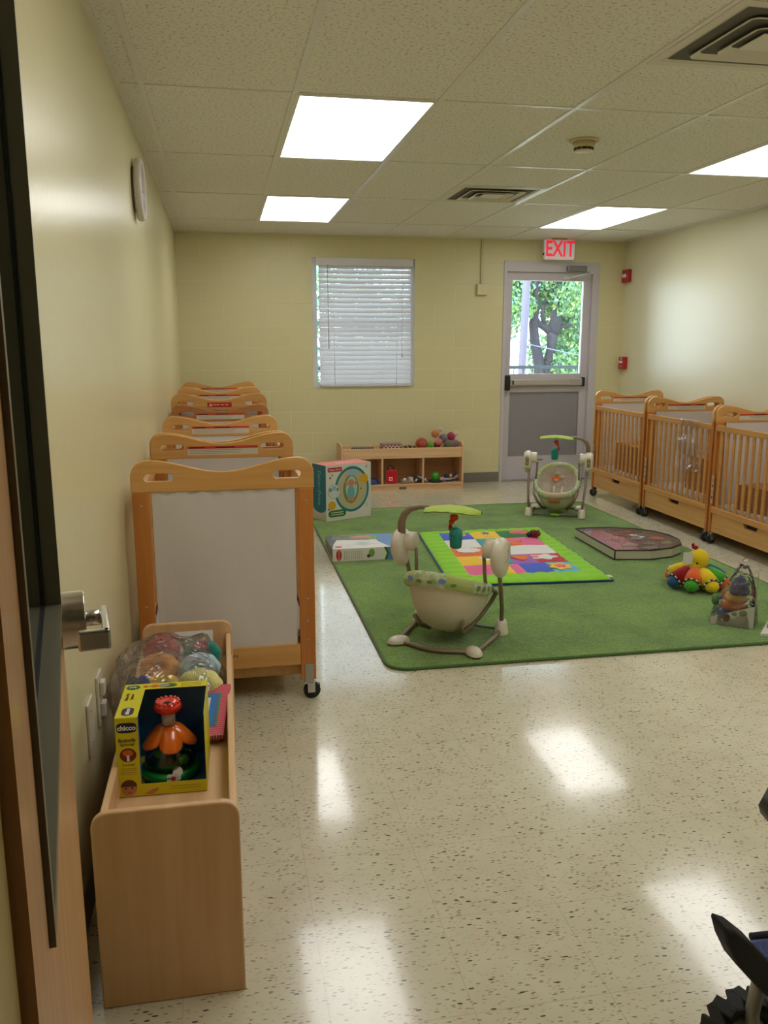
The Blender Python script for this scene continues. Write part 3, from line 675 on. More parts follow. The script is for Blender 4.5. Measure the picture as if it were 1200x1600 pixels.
t = thing('play_blanket', 'quilted patchwork play blanket with wide lime green border lying on the rug', 'blanket')
MB().grid(lambda u, v: (*bil(u, v), bz(u, v)), 130, 150, mi=lambda u, v: Q[(bcell(u, v) or (0, 0, 'lime'))[2]]).obj('patchwork_top', None, t)
b = MB(); n = 40; pts = []
for k in range(n): pts.append((*bil(k/n, 0), RZ+.007))
for k in range(n): pts.append((*bil(1, k/n), RZ+.007))
for k in range(n): pts.append((*bil(1-k/n, 1), RZ+.007))
for k in range(n): pts.append((*bil(0, 1-k/n), RZ+.007))
b.tube(pts, .007, closed=True, seg=8).obj('blue_edging', Q['edge'], t)
def blob(b, u, v, ru, rv, m, k=0, lobes=0, amp=0, n=26):
    pts = []
    for i in range(n):
        a = 2*PI*i/n; rr = 1+amp*math.sin(lobes*a+k)
        uu = u+ru*rr*math.cos(a); vv = v+rv*rr*math.sin(a); pts.append(bil(uu, vv))
    z = max(bz(u, v), bz(u+ru*.6, v), bz(u-ru*.6, v))
    b.poly(pts, .004, m, z0=z-.003)
for nm, (u, v, ru, rv, m, k, lo, am) in dict(flower=(.765, .86, .075, .045, 'orange', 0, 0, 0), flower2=(.765, .195, .07, .05, 'yellow', 0, 6, .2), sheep=(.26, .53, .085, .045, 'white', 1, 9, .12), cow=(.73, .36, .085, .042, 'white', 2, 5, .22), sun=(.31, .86, .03, .03, 'yellow', 0, 0, 0), star=(.5, .87, .025, .022, 'blue', 0, 5, .35), bunny=(.33, .36, .04, .025, 'white', 0, 3, .3), bear=(.57, .36, .055, .04, 'orange', 0, 3, .2), bloom=(.66, .7, .06, .03, 'pink', 0, 6, .2)).items():
    b = MB(); blob(b, u, v, ru, rv, Q[m], k, lo, am)
    if nm == 'flower': blob(b, u, v, .045, .028, Q['pink']); b.bm.verts.ensure_lookup_table(); [setattr(x.co, 'z', x.co.z+.003) for x in list(b.bm.verts)[-52:]]
    if nm == 'flower2':
        n0 = len(b.bm.verts); blob(b, u, v, .03, .022, Q['pink'], 0, 5, .3); b.bm.verts.ensure_lookup_table(); [setattr(x.co, 'z', x.co.z+.003) for x in list(b.bm.verts)[n0:]]
    if nm == 'cow':
        n0 = len(b.bm.verts); blob(b, u-.06, v+.005, .028, .016, Q['pink']); b.bm.verts.ensure_lookup_table(); [setattr(x.co, 'z', x.co.z+.003) for x in list(b.bm.verts)[n0:]]
    b.obj('applique', None, t)
b = MB(); x, y = bil(.985, .05); b.box(x, x+.035, y-.02, y+.02, RZ+.012, RZ+.016).obj('care_tag', M_WHITE, t, label='white care tag')
lt = thing('ladybug_toy', 'small dark red plush ladybug lying on the far edge of the patchwork blanket', 'toy', (*bil(.845, .75), RZ+.03))
MB().ball((0, 0, .022), (.045, .035, .026), cloth('ladybug_red', (120, 22, 24))).obj('body', None, lt); MB().ball((-.045, -.01, .02), .02, M_BLACK).obj('head', M_BLACK, lt)
b = MB(); [b.ball((.02*math.cos(a)*1.4, .02*math.sin(a), .043), (.009, .009, .005), M_BLACK, u=8, v=6) for a in (0, 1.6, 3.2, 4.8)]; b.obj('spots', M_BLACK, lt)

# ------------------------------------------------------------------ baby swings
def swing(label):
    t = thing('baby_swing', label, 'baby swing', group='portable baby swings')
    hw, py, pz = .225, .165, .435
    TU = M_TAUPE; r = .0095
    for s_ in (-1, 1):
        MB().tube([(s_*.212, 0, .05), (s_*.222, .03, .14), (s_*.23, .09, .26), (s_*.232, py-.01, pz-.02)], .0105).obj('post', TU, t)
        MB().lathe([(.036, 0), (.037, .006), (.033, .02), (.028, .055), (.023, .068), (.0, .07)], M=Matrix.Translation((s_*.212, 0, 0)), sx=.95, sy=1.25).obj('foot_cap', M_CREAM, t)
        # housing: flattened drum tapering down, seen as a big cream pod
        ho = MB()
        def pod(u, v, s_=s_):
            a = 2*PI*u; k = math.sin(PI*min(max(v, .0), 1))**.16
            yy = .074*math.cos(a); zz = .080*math.sin(a)
            if zz < 0: yy *= 1-.35*(-zz/.072)**2; zz *= 1.35
            return (s_*(.246+(v-.5)*.072), py+yy*k, pz+zz*k)
        ho.grid(pod, 36, 14, closed_u=True)
        h = ho.obj('housing', M_CREAM, t)
        MB().lathe([(.0, 0), (.043, 0), (.045, .006), (.045, .045), (.043, .05), (.0, .05)], M=frame((s_*.222, py, pz+.022), (0, 1, 0), (0, 0, 1)) if s_ < 0 else frame((s_*.222, py, pz+.022), (0, -1, 0), (0, 0, 1)), seg=28).obj('pivot_drum', M_CREAM, t)
        MB().poly(rrect(-.024, .024, -.05, .05, .02), .008, M_CREAM, frame((s_*.246, py-.0715, pz-.0), (1, 0, 0), (0, 0, 1)), 0).poly(rrect(-.015, .015, -.038, .034, .013), .0015, mat('panel_taupe', (140, 122, 90), .4), frame((s_*.246, py-.072, pz), (1, 0, 0), (0, 0, 1)), .008).obj('control_face', None, h)
        b = MB()
        for dz, dx in (((.02, 0), (-.004, -.006), (-.02, .004)) if s_ < 0 else ((0, 0),)): b.lathe([(.004, .0095), (.004, .0115), (.0, .0115)], M=frame((s_*.246+dx, py-.072, pz+dz), (1, 0, 0), (0, 0, 1)), seg=10)
        b.obj('button', M_WHITE, h)
        MB().poly([(.0, .03), (.02, .01), (-.012, -.035), (-.018, -.03), (.008, .008), (-.006, .024)], .0015, mat('swoosh', (206, 196, 176), .3), frame((s_*.2825, py, pz), (0, s_, 0), (0, 0, 1))).obj('swoosh_relief', None, h)
        # hanger arm
        MB().tube([(s_*.168, py, pz-.01), (s_*.171, py-.01, .33), (s_*.176, py-.03, .235)], .0085).obj('hanger_arm', TU, t)
    # base: one bent tube to the rear with two pads, and a front cross bar
    pts = [(-.212, .01, .02), (-.21, .12, .013), (-.2, .25, .012)] + [(-.2+.085*(1-math.cos(a)), .25+.10*math.sin(a), .012) for a in [k*PI/2/7 for k in range(1, 8)]]
    pts = pts + [(-.06, .372, .012), (0, .380, .012)] + [(-x, y, z) for x, y, z in (pts + [(-.06, .372, .012)])[::-1]]
    MB().tube(pts, .0105).obj('base_tube', TU, t)
    MB().tube([(-.2, -.008, .02), (.2, -.008, .02)], .008).obj('cross_bar', mat('bar_grey', (120, 126, 116), .35, .3), t)
    MB().lathe([(.03, 0), (.03, .012), (.0, .02)], Q['lime'], Matrix.Translation((0, -.014, .012)), sx=1.2, sy=.6).obj('bar_badge', mat('badge_green', (120, 160, 60), .4), t)
    for s_ in (-1, 1):
        MB().ball((0, 0, 0), (.055, .036, .026), u=20, v=12).lathe([(.037, -.006), (.037, 0)], sx=1.56).obj('rear_pad', M_CREAM, t)
        o = t.children[-1]; bpy.context.view_layer.update()
        o = [q for q in C.objects if q.name.startswith('rear_pad')][-1]
        o.location = (s_*.185, .335, .014); o.rotation_euler = (0, 0, s_*math.radians(52))
        for vx in o.data.vertices:
            if s_ and vx.co.z < -.012: vx.co.z = -.012
    # seat
    RC = (0, .155)
    def rim(a): return (.172*math.copysign(abs(math.cos(a))**.85, math.cos(a)), RC[1]+.265*math.copysign(abs(math.sin(a))**.9, math.sin(a)), .195+.165*((1+math.sin(a))/2)**1.25)
    def shell(u, v, k=1.0, zb=.05, dz=0):
        a = 2*PI*u; x, y, z = rim(a); f = max(.0, math.cos(v*PI/2))**.62; g = math.sin(v*PI/2)**1.35
        cx, cy = 0, .12
        return (cx+(x-cx)*f*k, cy+(y-cy)*f*k, z+(zb-z)*g+dz)
    MB().grid(lambda u, v: shell(u, v), 48, 16, closed_u=True).obj('seat_shell', cloth('shell_cream', (214, 204, 180)), t)
    MF = cloth('seat_fabric', (206, 194, 174), rgb2=(178, 160, 140), nscale=22)
    cu = MB().grid(lambda u, v: shell(u, v, .9, .085, .006), 48, 16, closed_u=True).obj('seat_cushion', MF, t)
    # padded rim in green print, cream at the foot
    mg = [cloth('rim_sage', (150, 168, 112), rgb2=(214, 222, 186), nscale=38), cloth('rim_lime', (176, 190, 110)), cloth('rim_cream', (206, 190, 160))]
    def rp(u, v):
        a = 2*PI*u; x, y, z = rim(a); th = 2*PI*v; c_, s2 = math.cos(th), math.sin(th)
        n_ = Vector((math.cos(a), math.sin(a), 0)); rr = .017+.008*(1+math.sin(a))/2; hh = rr*1.45
        return (x+n_.x*rr*c_*.9, y+n_.y*rr*c_*.9, z-.004+hh*s2)
    MB().grid(rp, 72, 12, closed_u=True, mi=lambda u, v: mg[2] if .68 < u < .82 else (mg[1] if .1 < u < .2 or .3 < u < .42 else mg[0])).obj('padded_rim', None, t)
    # leaf print and blue flower on the head end of the rim, lion face on the cushion
    b = MB()
    for a, ox in ((.56, 0), (.42, 0), (.70, 0), (.86, 0)):
        pass
    # applied prints: ellipses hugging the outer rim
    def dot(a, dz, rx, rz_, m, out=.0245):
        x, y, z = rim(a); n_ = Vector((math.cos(a), math.sin(a), 0)); e = .9*(.017+.008*(1+math.sin(a))/2)+.001
        b.poly([(rx*math.cos(q*PI/9), rz_*math.sin(q*PI/9)) for q in range(18)], .0012, m, frame((x+n_.x*e, y+n_.y*e, z-.004+dz), (-n_.y, n_.x, 0), (0, 0, 1)))
    ml, mbl = cloth('leaf_print', (112, 140, 66)), cloth('flower_blue', (112, 150, 206))
    for a in (2.75, 2.95, 3.15, 3.35, 3.55, -.05, .15, -.25, -.45): dot(a, .0, .015, .013, ml)
    for a in (1.85, 1.15): dot(a, .004, .018, .012, mbl)
    for a in (2.1, 1.6, 1.4): dot(a, -.006, .014, .008, ml)
    b.obj('leaf_prints', None, t)
    b = MB(); Mh = frame((-.025, .335, .262), (1, 0, 0), (0, .45, .9))
    b.disc(0, 0, .032, .02, .004, cloth('lion_orange', (226, 96, 44)), Mh, .0); b.disc(.004, -.012, .02, .012, .006, cloth('lion_tan', (236, 160, 96)), Mh); b.disc(.06, .02, .018, .012, .003, cloth('print_peach', (226, 170, 120)), Mh); b.disc(.01, .03, .02, .01, .003, ml, Mh)
    b.obj('lion_print', None, t)
    b = MB()
    for sx in (-1, 1):
        b.tube([(sx*.035, .30, .20), (sx*.03, .22, .135), (sx*.02, .14, .125)], .009); 
    b.tube([(-.075, .12, .115), (0, .10, .13), (.075, .12, .115)], .012); b.tube([(0, .10, .13), (0, .03, .115)], .011)
    b.obj('harness', cloth('harness_cream', (226, 216, 194)), t)
    # taupe support frame hugging the underside
    for sx in (-1, 1):
        MB().tube([(sx*.178, .02, .215), (sx*.168, -.055, .19), (sx*.142, -.05, .135), (sx*.115, -.0, .085), (sx*.09, .08, .05), (sx*.085, .2, .05), (sx*.1, .27, .085), (sx*.12, .30, .14)], .0105).obj('seat_frame', M_TAUPE, t)
    MB().box(-.045, .045, -.132, -.118, .135, .17, bev=.006).box(-.032, .032, -.136, -.13, .142, .163, bev=.003, m=mat('toe_brown', (146, 96, 66), .5)).obj('toe_badge', mat('toe_taupe', (170, 150, 124), .5), t)
    MB().box(-.02, .02, .12, .15, .025, .052, bev=.004).obj('under_latch', M_CREAM, t)
    # canopy arm
    MB().tube([(.236, py+.02, pz+.05), (.236, py+.02, pz+.115), (.222, py+.02, pz+.155), (.19, py+.015, pz+.183), (.14, py+.01, pz+.196), (.10, py+.01, pz+.196)], [.02, .019, .017, .015, .012, .010]).obj('toy_arm', M_TAUPE, t)
    def leafp(u, v):
        x = .115-.27*u; w_ = .085*math.sin(PI*min(1, .12+u*.86))**.6*(.86+.2*abs(math.sin(u*13))); yy = (v-.5)*2*w_
        return (x, py+.01+yy, pz+.19+.016*math.sin(PI*u)-.03*(v-.5)**2*4*.5)
    lf = MB().grid(leafp, 30, 10); lf.grid(lambda u, v: tuple(a_+b_ for a_, b_ in zip(leafp(u, v), (0, 0, .006))), 30, 10)
    lf.obj('leaf_canopy', cloth('canopy_green', (178, 204, 84)), t)
    mo = MB().tube([(-.02, py, pz+.195), (-.02, py, pz+.13)], .002).obj('mobile_cord', M_BLACK, t)
    MB().ball((-.02, py, pz+.155), (.02, .02, .018)).ball((-.01, py+.01, pz+.135), .013).obj('parrot', mat('toy_orange', (214, 66, 30), .5), mo)
    MB().lathe([(.020, -.065), (.027, -.06), (.032, .0), (.028, .022), (.014, .034), (.0, .036)], M=Matrix.Translation((-.03, py, pz+.075)), seg=16).ball((-.03, py-.03, pz+.09), .013).ball((-.03, py+.03, pz+.088), .012).obj('monkey', mat('toy_teal', (26, 142, 130), .4), mo)
    MB().ball((-.0, py-.005, pz+.105), (.009, .009, .02)).obj('red_leaf', mat('toy_red', (190, 40, 50), .5), mo)
    return t
sw = swing('baby swing in the middle of the rug seen from behind, leaf canopy at its left')
sw.location = (1.116, 3.835, RZ); sw.rotation_euler = (0, 0, math.radians(144.7))
c = copy_tree(sw); c.location = (2.626, 6.326, RZ); c.rotation_euler = (0, 0, math.radians(-26)); c['label'] = 'baby swing at the far end of the rug facing us, before the exit door'

# ------------------------------------------------------------------ toy boxes on the rug
t = thing('toy_box', 'upright white toy carton with teal side and teal ring picture on the rug', 'box', (.774, 6.469, RZ), math.radians(25.1))
mw = mat('print_white', (226, 222, 214), .4); mtl = mat('print_teal', (30, 128, 150), .4); mco = mat('print_coral', (222, 112, 92), .45)
W_, D_, H_ = .430, .20, .445
MB().box(0, W_, 0, D_, 0, H_, mw, bev=.0015).obj('carton', None, t)
b = MB(); b.box(0, W_, 0, D_, H_, H_+.0008, mco); b.text('Fisher-Price', .035, mat('print_cream', (244, 210, 190), .5), frame((W_*.55, D_*.45, H_+.001), (1, 0, 0), (0, 1, 0))); b.obj('lid_print', None, t)
MS = frame((0, 0, 0), (0, -1, 0), (0, 0, 1))       # left side, x runs from back (-D) to front (0)
b = MB(); b.poly([(-D_+.0, H_)]+[(0-.001, H_), (-.001, .11)]+[(-D_*.5+D_*.5*math.cos(a), .11-.05*math.sin(a)) for a in [k*PI/10 for k in range(1, 10)]]+[(-D_, .11)], .0008, mtl, MS)
b.text('Fisher-Price', .058, mat('print_pale', (150, 200, 210), .5), MS @ Matrix.Translation((-D_*.5, .26, .001)) @ Matrix.Rotation(-PI/2, 4, 'Z')); b.obj('spine_print', None, t)
F_ = frame((0, 0, 0), (1, 0, 0), (0, 0, 1))
b = MB(); N = 40; cx, cy = .245, .24
ring = [(cx+.165*math.cos(2*PI*k/N), cy+.185*math.sin(2*PI*k/N)) for k in range(N)]; inn = [(cx+.145*math.cos(2*PI*k/N), cy+.163*math.sin(2*PI*k/N)) for k in range(N)]
b.poly(ring, .0006, mtl, F_); b.poly(inn, .0009, mat('print_beige', (196, 186, 150), .5), F_)
b.disc(cx-.01, cy+.0, .075, .115, .0012, mat('print_sage', (124, 140, 92), .5), F_); b.disc(cx-.005, cy+.01, .055, .095, .0015, mat('print_mint', (190, 206, 186), .5), F_)
b.disc(cx-.01, cy-.03, .035, .06, .0018, mat('print_sky', (110, 176, 190), .5), F_); b.disc(cx-.01, cy+.052, .03, .03, .002, mat('print_skin', (206, 142, 112), .5), F_); b.disc(cx-.055, cy+.05, .012, .022, .002, mat('print_skin', (206, 142, 112), .5), F_, rot=.5); b.disc(cx+.035, cy+.05, .012, .022, .002, mat('print_skin', (206, 142, 112), .5), F_, rot=-.5)
for sx in (-1, 1): b.disc(cx-.01+sx*.017, cy-.078, .016, .02, .002, mat('print_skin', (206, 142, 112), .5), F_)
b.disc(cx+.005, cy+.13, .05, .022, .0014, mat('print_blue', (150, 190, 216), .5), F_)
b.poly(rrect(.018, .15, .392, .427, .005), .001, mat('logo_red', (196, 32, 44), .4), F_); b.text('Fisher-Price', .023, mw, F_ @ Matrix.Translation((.084, .409, .0015)))
b.disc(.36, .315, .04, .04, .0025, mat('print_gold', (220, 170, 40), .5), F_); b.disc(.055, .125, .035, .035, .0025, mat('print_gold', (220, 170, 40), .5), F_)
b.disc(.075, .235, .058, .058, .0016, mat('print_grey', (130, 140, 150), .5), F_); b.disc(.075, .235, .055, .055, .002, mat('print_pale2', (206, 216, 214), .5), F_); b.disc(.075, .262, .022, .02, .0024, mat('print_blue', (150, 190, 216), .5), F_); b.disc(.04, .25, .012, .016, .0024, mat('print_sage', (124, 140, 92), .5), F_); b.disc(.108, .25, .01, .016, .0024, mat('print_sage', (124, 140, 92), .5), F_)
b.poly(rrect(.02, .185, .03, .085, .027), .003, mat('print_green', (56, 120, 48), .5), F_)
for z in (.066, .049): b.box(.045, .16, -.0036, -.002, z-.003, z+.003, mw)
for x, z, rr in ((.04, .345, .008), (.06, .365, .006), (.33, .235, .007), (.385, .41, .006), (.025, .075+.02, .008)): b.disc(x, z, rr, rr*.8, .001, mat('print_plum', (90, 50, 70), .5), F_); b.box(x+rr*.6, x+rr*.9, -.001, 0, z, z+rr*3, mat('print_plum', (90, 50, 70), .5))
b.tube([(.385+.014*math.cos(q*PI/6), -.0005, .10+.014*math.sin(q*PI/6)) for q in range(12)], .0012, mat('print_grey', (130, 140, 150), .5), closed=True, seg=6)
b.obj('front_print', None, t)

t = thing('toy_box', 'flat white and blue toy carton lying left of the near swing', 'box', (.663, 5.222, RZ), 0)
W_, D_, H_ = .46, .39, .085; mbx = mat('print_box_blue', (92, 134, 190), .4)
MB().box(0, W_, 0, D_, 0, H_, mw, bev=.0015).obj('carton', None, t)
FT = frame((0, 0, H_), (1, 0, 0), (0, 1, 0))
b = MB(); b.poly([(.0, .0), (.0, D_), (.10, D_), (.02, .12)], .0005, mat('print_dark', (70, 66, 66), .4), FT); b.poly([(.3, D_), (W_, D_), (W_, 0), (.38, .0), (.33, .16)], .0006, mbx, FT)
b.poly([(.02, .25), (.05, D_-.01), (.30, D_-.01), (.28, .22)], .0008, mat('print_olive', (110, 112, 84), .4), FT); b.disc(.23, .31, .08, .04, .0012, mat('print_skin', (206, 142, 112), .5), FT, rot=.15); b.disc(.30, .30, .04, .07, .001, mat('print_leaf', (120, 166, 90), .5), FT)
b.poly([(.03, .10), (.1, .23), (.3, .21), (.33, .1)], .0012, mw, FT); b.disc(.22, .12, .05, .06, .0016, mat('print_pale2', (206, 216, 214), .5), FT); b.disc(.22, .12, .03, .04, .002, mat('print_mint', (190, 206, 186), .5), FT)
b.disc(.045, .05, .025, .018, .0014, mat('logo_red', (196, 32, 44), .4), FT); b.text('3 in 1', .02, mat('print_grey', (130, 140, 150), .5), FT @ Matrix.Translation((.115, .05, .001)))
b.obj('lid_print', None, t)
b = MB(); b.poly([(.34, 0), (.355, 0), (.375, .045), (.35, H_), (.335, H_), (.355, .045)], .0012, mat('print_green', (56, 120, 48), .5), F_); b.poly([(.35, 0), (W_, 0), (W_, H_), (.345, H_), (.372, .045)], .0008, mbx, F_)
b.disc(.04, .042, .018, .036, .001, mat('logo_red', (196, 32, 44), .4), F_); b.text('Fisher-Price', .0125, mw, F_ @ Matrix.Translation((.04, .042, .0015)) @ Matrix.Rotation(PI/2, 4, 'Z'))
for k in range(9): b.box(.075+k*.014, .079+k*.014, -.0007, 0, .012, .068, mat('print_fineprint', (176, 172, 164), .5))
b.disc(.255, .05, .02, .028, .001, mat('print_leaf', (120, 166, 90), .5), F_); b.disc(.235, .03, .012, .012, .0014, mat('print_plum', (90, 50, 70), .5), F_); b.obj('front_print', None, t)
MB().box(-.0008, 0, .01, D_-.01, .01, H_-.01, mat('print_dark', (70, 66, 66), .4)).obj('side_print', None, t)

# ------------------------------------------------------------------ zipped vinyl case
t = thing('vinyl_toy_case', 'D-shaped clear vinyl case with black piping and pink toy inside on the rug', 'toy case')
o2 = [(2.470, 4.925), (2.70, 4.885), (2.87, 4.92), (2.98, 5.00), (3.04, 5.13), (3.045, 5.27), (3.00, 5.40), (2.90, 5.51), (2.76, 5.575), (2.62, 5.595), (2.485, 5.59)]
b = MB(); zt = .078
bm = bmesh.new(); A = [bm.verts.new((x, y, RZ)) for x, y in o2]; B_ = [bm.verts.new((x, y, zt)) for x, y in o2]
for i in range(len(o2)): bm.faces.new((A[i], A[(i+1) % len(o2)], B_[(i+1) % len(o2)], B_[i]))
bm.faces.new(A[::-1]); b.add(bm, mat('case_vinyl', (196, 188, 172), .35, coat=.5)); b.obj('side_wall', None, t)
MB().tube([(x, y, zt) for x, y in o2], .005, closed=True, seg=8).obj('top_piping', M_BLACK, t); MB().tube([(x, y, RZ+.004) for x, y in o2], .004, closed=True, seg=8).obj('bottom_piping', M_BLACK, t)
MB().tube([(2.468, 4.922, RZ+.004), (2.468, 4.922, zt)], .005, seg=8).obj('corner_piping', M_BLACK, t)
cxm = sum(x for x, y in o2)/len(o2); cym = sum(y for x, y in o2)/len(o2)
MB().grid(lambda u, v: ((1-v)*(lambda k: o2[int(k) % 11][0]+(k-int(k))*(o2[(int(k)+1) % 11][0]-o2[int(k) % 11][0]))(u*11)+v*cxm, (1-v)*(lambda k: o2[int(k) % 11][1]+(k-int(k))*(o2[(int(k)+1) % 11][1]-o2[int(k) % 11][1]))(u*11)+v*cym, zt+.006*math.sin(PI*v/2)+.002*math.sin(u*40)*math.sin(v*9)), 88, 10, closed_u=True).obj('clear_window', M_BLISTER, t)
inside = [('folded_mat', [(2.49, 4.96), (2.67, 4.92), (2.72, 5.3), (2.66, 5.56), (2.5, 5.56)], (236, 160, 184), .066), ('printed_card', [(2.69, 4.92), (2.86, 4.95), (3.0, 5.12), (3.0, 5.3), (2.88, 5.48), (2.7, 5.55), (2.72, 5.3)], (140, 110, 112), .062)]
for nm, pl, c_, zz in inside: MB().poly(pl, zz-RZ-.006, cm('case_'+nm, c_, .6, rgb2=tuple(int(v*.75) for v in c_), nscale=14), z0=RZ+.004).obj(nm, None, t)
for nm, (x, y, rx, ry, c_) in dict(toy_a=(2.83, 5.46, .05, .03, (216, 76, 80)), toy_b=(2.93, 5.24, .055, .045, (236, 116, 72)), toy_c=(2.66, 5.09, .06, .04, (216, 200, 190)), toy_d=(2.80, 5.10, .05, .03, (150, 160, 130)), toy_e=(2.79, 5.25, .04, .03, (190, 170, 170)), toy_f=(2.88, 5.36, .035, .025, (130, 160, 160)), toy_g=(2.72, 5.40, .04, .03, (200, 60, 80)), toy_h=(2.93, 5.10, .04, .025, (190, 196, 130)), toy_i=(2.74, 4.99, .05, .02, (196, 186, 160))).items():
    MB().ball((x, y, .066), (rx, ry, .008), u=14, v=8).obj('stuffed_toy', cloth('case_'+nm, c_), t)

# ------------------------------------------------------------------ octopus plush
t = thing('octopus_plush', 'plush octopus with round yellow head and colourful legs sitting on the rug', 'plush toy', (2.655, 4.27, RZ))
my = cloth('octo_yellow', (236, 204, 22)); mo_ = cloth('octo_orange', (232, 104, 40)); mr_ = cloth('octo_red', (150, 18, 26)); mg_ = cloth('octo_green', (70, 168, 44)); mb2 = cloth('octo_blue', (44, 84, 130)); mt_ = cloth('octo_teal', (60, 130, 130))
hd = MB().ball((.0, -.01, .165), (.062, .058, .062), u=24, v=16).ball((-.035, -.035, .135), (.032, .03, .028)).ball((-.055, -.05, .112), (.02, .018, .012)).obj('head', my, t)
MB().ball((-.042, -.066, .158), .007).ball((-.062, -.045, .158), .007).obj('eyes', M_BLACK, hd)
MB().ball((-.02, .0, .235), (.02, .014, .012)).ball((-.032, .004, .248), (.009, .007, .012)).obj('bow', mr_, hd)
for k, (m1, m2) in enumerate(((mr_, mb2), (mo_, mg_), (my, my), (mg_, mo_), (mb2, mr_), (mo_, my), (mg_, mb2), (my, mo_))):
    a = math.radians(-172+42*k); dx, dy = math.cos(a), math.sin(a)
    R1 = .155; b = MB()
    up = 1 if k not in (3,) else 1
    P_ = [(.035, .105), (.07, .098), (.105, .078), (R1-.012, .052)]
    rad = [.024, .036, .044, .048]
    b.tube([(dx*r_, dy*r_, z_) for r_, z_ in P_], rad, m1, seg=14)
    if k == 2:
        for q in range(7): b.tube([(dx*(.05+.014*q), dy*(.05+.014*q), .10-.0065*q), (dx*(.057+.014*q), dy*(.057+.014*q), .097-.0065*q)], .029+.0027*q, my, seg=14)
    lg = b.obj('leg', None, t)
    c0 = Vector((dx*(R1-.008), dy*(R1-.008), .05)); ax = Vector((dx, dy, -.55)).normalized()
    Mx = frame(c0, Vector((-dy, dx, 0)), ax.cross(Vector((-dy, dx, 0))) )
    MB().ball((dx*(R1-.002), dy*(R1-.002), .044), (.040, .040, .036), m2, u=16, v=10).obj('leg_tip', None, lg)
    bb = MB()
    for q in range(18):
        q0 = 2*PI*q/18; e1 = Vector((-dy, dx, 0)); e2 = ax.cross(e1)
        p0 = c0+e1*.044*math.cos(q0)+e2*.044*math.sin(q0); p1 = c0+e1*.044*math.cos(q0+2*PI/18)+e2*.044*math.sin(q0+2*PI/18)
        bb.tube([p0, p1], .0045, M_BLACK if q % 2 else M_WHITE, seg=6)
    bb.obj('checked_band', None, lg)
MB().ball((.075, .02, .12), (.03, .016, .007)).ball((-.05, -.05, .095), (.018, .018, .01)).ball((.03, -.045, .10), (.016, .014, .01)).obj('collar', mt_, t)
tg = MB().poly(rrect(-.026, .026, -.034, .034, .004), .002, M_WHITE, frame((-.088, -.045, .185), (.92, -.39, 0), (.18, .0, .98))).obj('paper_tag', M_WHITE, t)

# ------------------------------------------------------------------ stacking toy in a clear wedge package
t = thing('packaged_stacking_toy', 'clear bagged stacking toy in white and grey card standing on the rug', 'toy', (2.37, 3.66, RZ), math.radians(-38))
mc = mat('pack_card', (196, 190, 180), .5); mgy = mat('pack_side', (150, 148, 140), .5)
Wp, Dp = .20, .14
b = MB(); b.poly([(0, 0), (Wp, 0), (Wp, .115), (0, .035)], .002, mc, F_)
b.box(0, Wp, 0, Dp, 0, .003, mc)
for x, z, rr, c_ in ((.07, .045, .022, (120, 100, 80)), (.075, .03, .014, (170, 120, 90)), (.11, .065, .013, (120, 140, 90)), (.15, .075, .02, (140, 150, 100)), (.055, .055, .01, (90, 110, 150))): b.disc(x, z, rr, rr*.8, .0008, cm('pk%d' % int(x*1000), c_), F_, .002)
b.obj('front_card', None, t)
MB().poly([(0, 0), (Dp, 0), (Dp*.75, .285), (Dp*.35, .26), (0, .12)], .002, mgy, frame((Wp, 0, 0), (0, 1, 0), (0, 0, 1))).obj('side_card', None, t)
px, py_ = .095, .07
MB().lathe([(.0, .005), (.062, .006), (.072, .03), (.07, .055), (.055, .07), (.0, .072)], M=Matrix.Translation((px, py_, 0))).obj('bottom_ring', mat('stk_blue', (30, 62, 130), .4), t)
MB().lathe([(.05, .072), (.066, .085), (.06, .11), (.0, .112)], M=Matrix.Translation((px+.005, py_, 0))).obj('orange_ring', mat('stk_orange', (220, 116, 36), .4), t)
MB().lathe([(.04, .112), (.056, .124), (.05, .15), (.0, .152)], M=Matrix.Translation((px+.01, py_, 0))).obj('yellow_ring', mat('stk_yellow', (216, 160, 50), .4), t)
MB().lathe([(.046, .152), (.05, .17), (.04, .2), (.022, .235), (.0, .245)], M=Matrix.Translation((px+.025, py_, 0))).obj('navy_cone', mat('stk_navy', (28, 34, 90), .35), t)
MB().ball((.012, .05, .115), (.018, .02, .03)).obj('green_ear', mat('stk_green', (90, 130, 80), .5), t)
def bagf(u, v):
    a = 2*PI*u; k = 1-v**1.6*.82; cx = .10+.035*v; cy = .07
    q = (abs(math.cos(a))**4+abs(math.sin(a))**4)**-.25
    return (cx+.108*k*math.cos(a)*q+.004*math.sin(5*a+9*v), cy+.078*k*math.sin(a)*q+.004*math.sin(7*a), .0+.30*v+.006*math.sin(3*a)*v)
MB().grid(bagf, 40, 18, closed_u=True).tube([(.135, .07, .295), (.14, .07, .31), (.133, .065, .33)], [.014, .006, .018], seg=8).obj('clear_bag', M_BAG, t)

# ------------------------------------------------------------------ carded toy at the right edge
t = thing('carded_toy', 'white carded toy with green and red pieces cut off at the right edge', 'toy', (2.50, 3.44, RZ), math.radians(3))
MB().poly([(0, 0), (.26, -.05), (.36, .12), (.165, .16)], .012, M_WHITE, Matrix.Identity(4)).obj('backing_card', M_WHITE, t)
MB().poly([(.09, .065), (.30, .03), (.355, .115), (.165, .15)], .02, mat('carded_dark', (72, 70, 74), .4), Matrix.Identity(4), .012).obj('dark_tray', None, t)
MB().ball((.12, .02, .024), (.045, .024, .016), u=14, v=8).obj('green_piece', mat('piece_lime', (170, 205, 60), .4), t)
MB().ball((.15, .10, .04), (.022, .02, .02)).obj('green_piece', mat('piece_lime', (170, 205, 60), .4), t)
MB().ball((.21, .10, .045), (.035, .03, .028)).obj('red_piece', mat('piece_crimson', (150, 20, 60), .4), t)

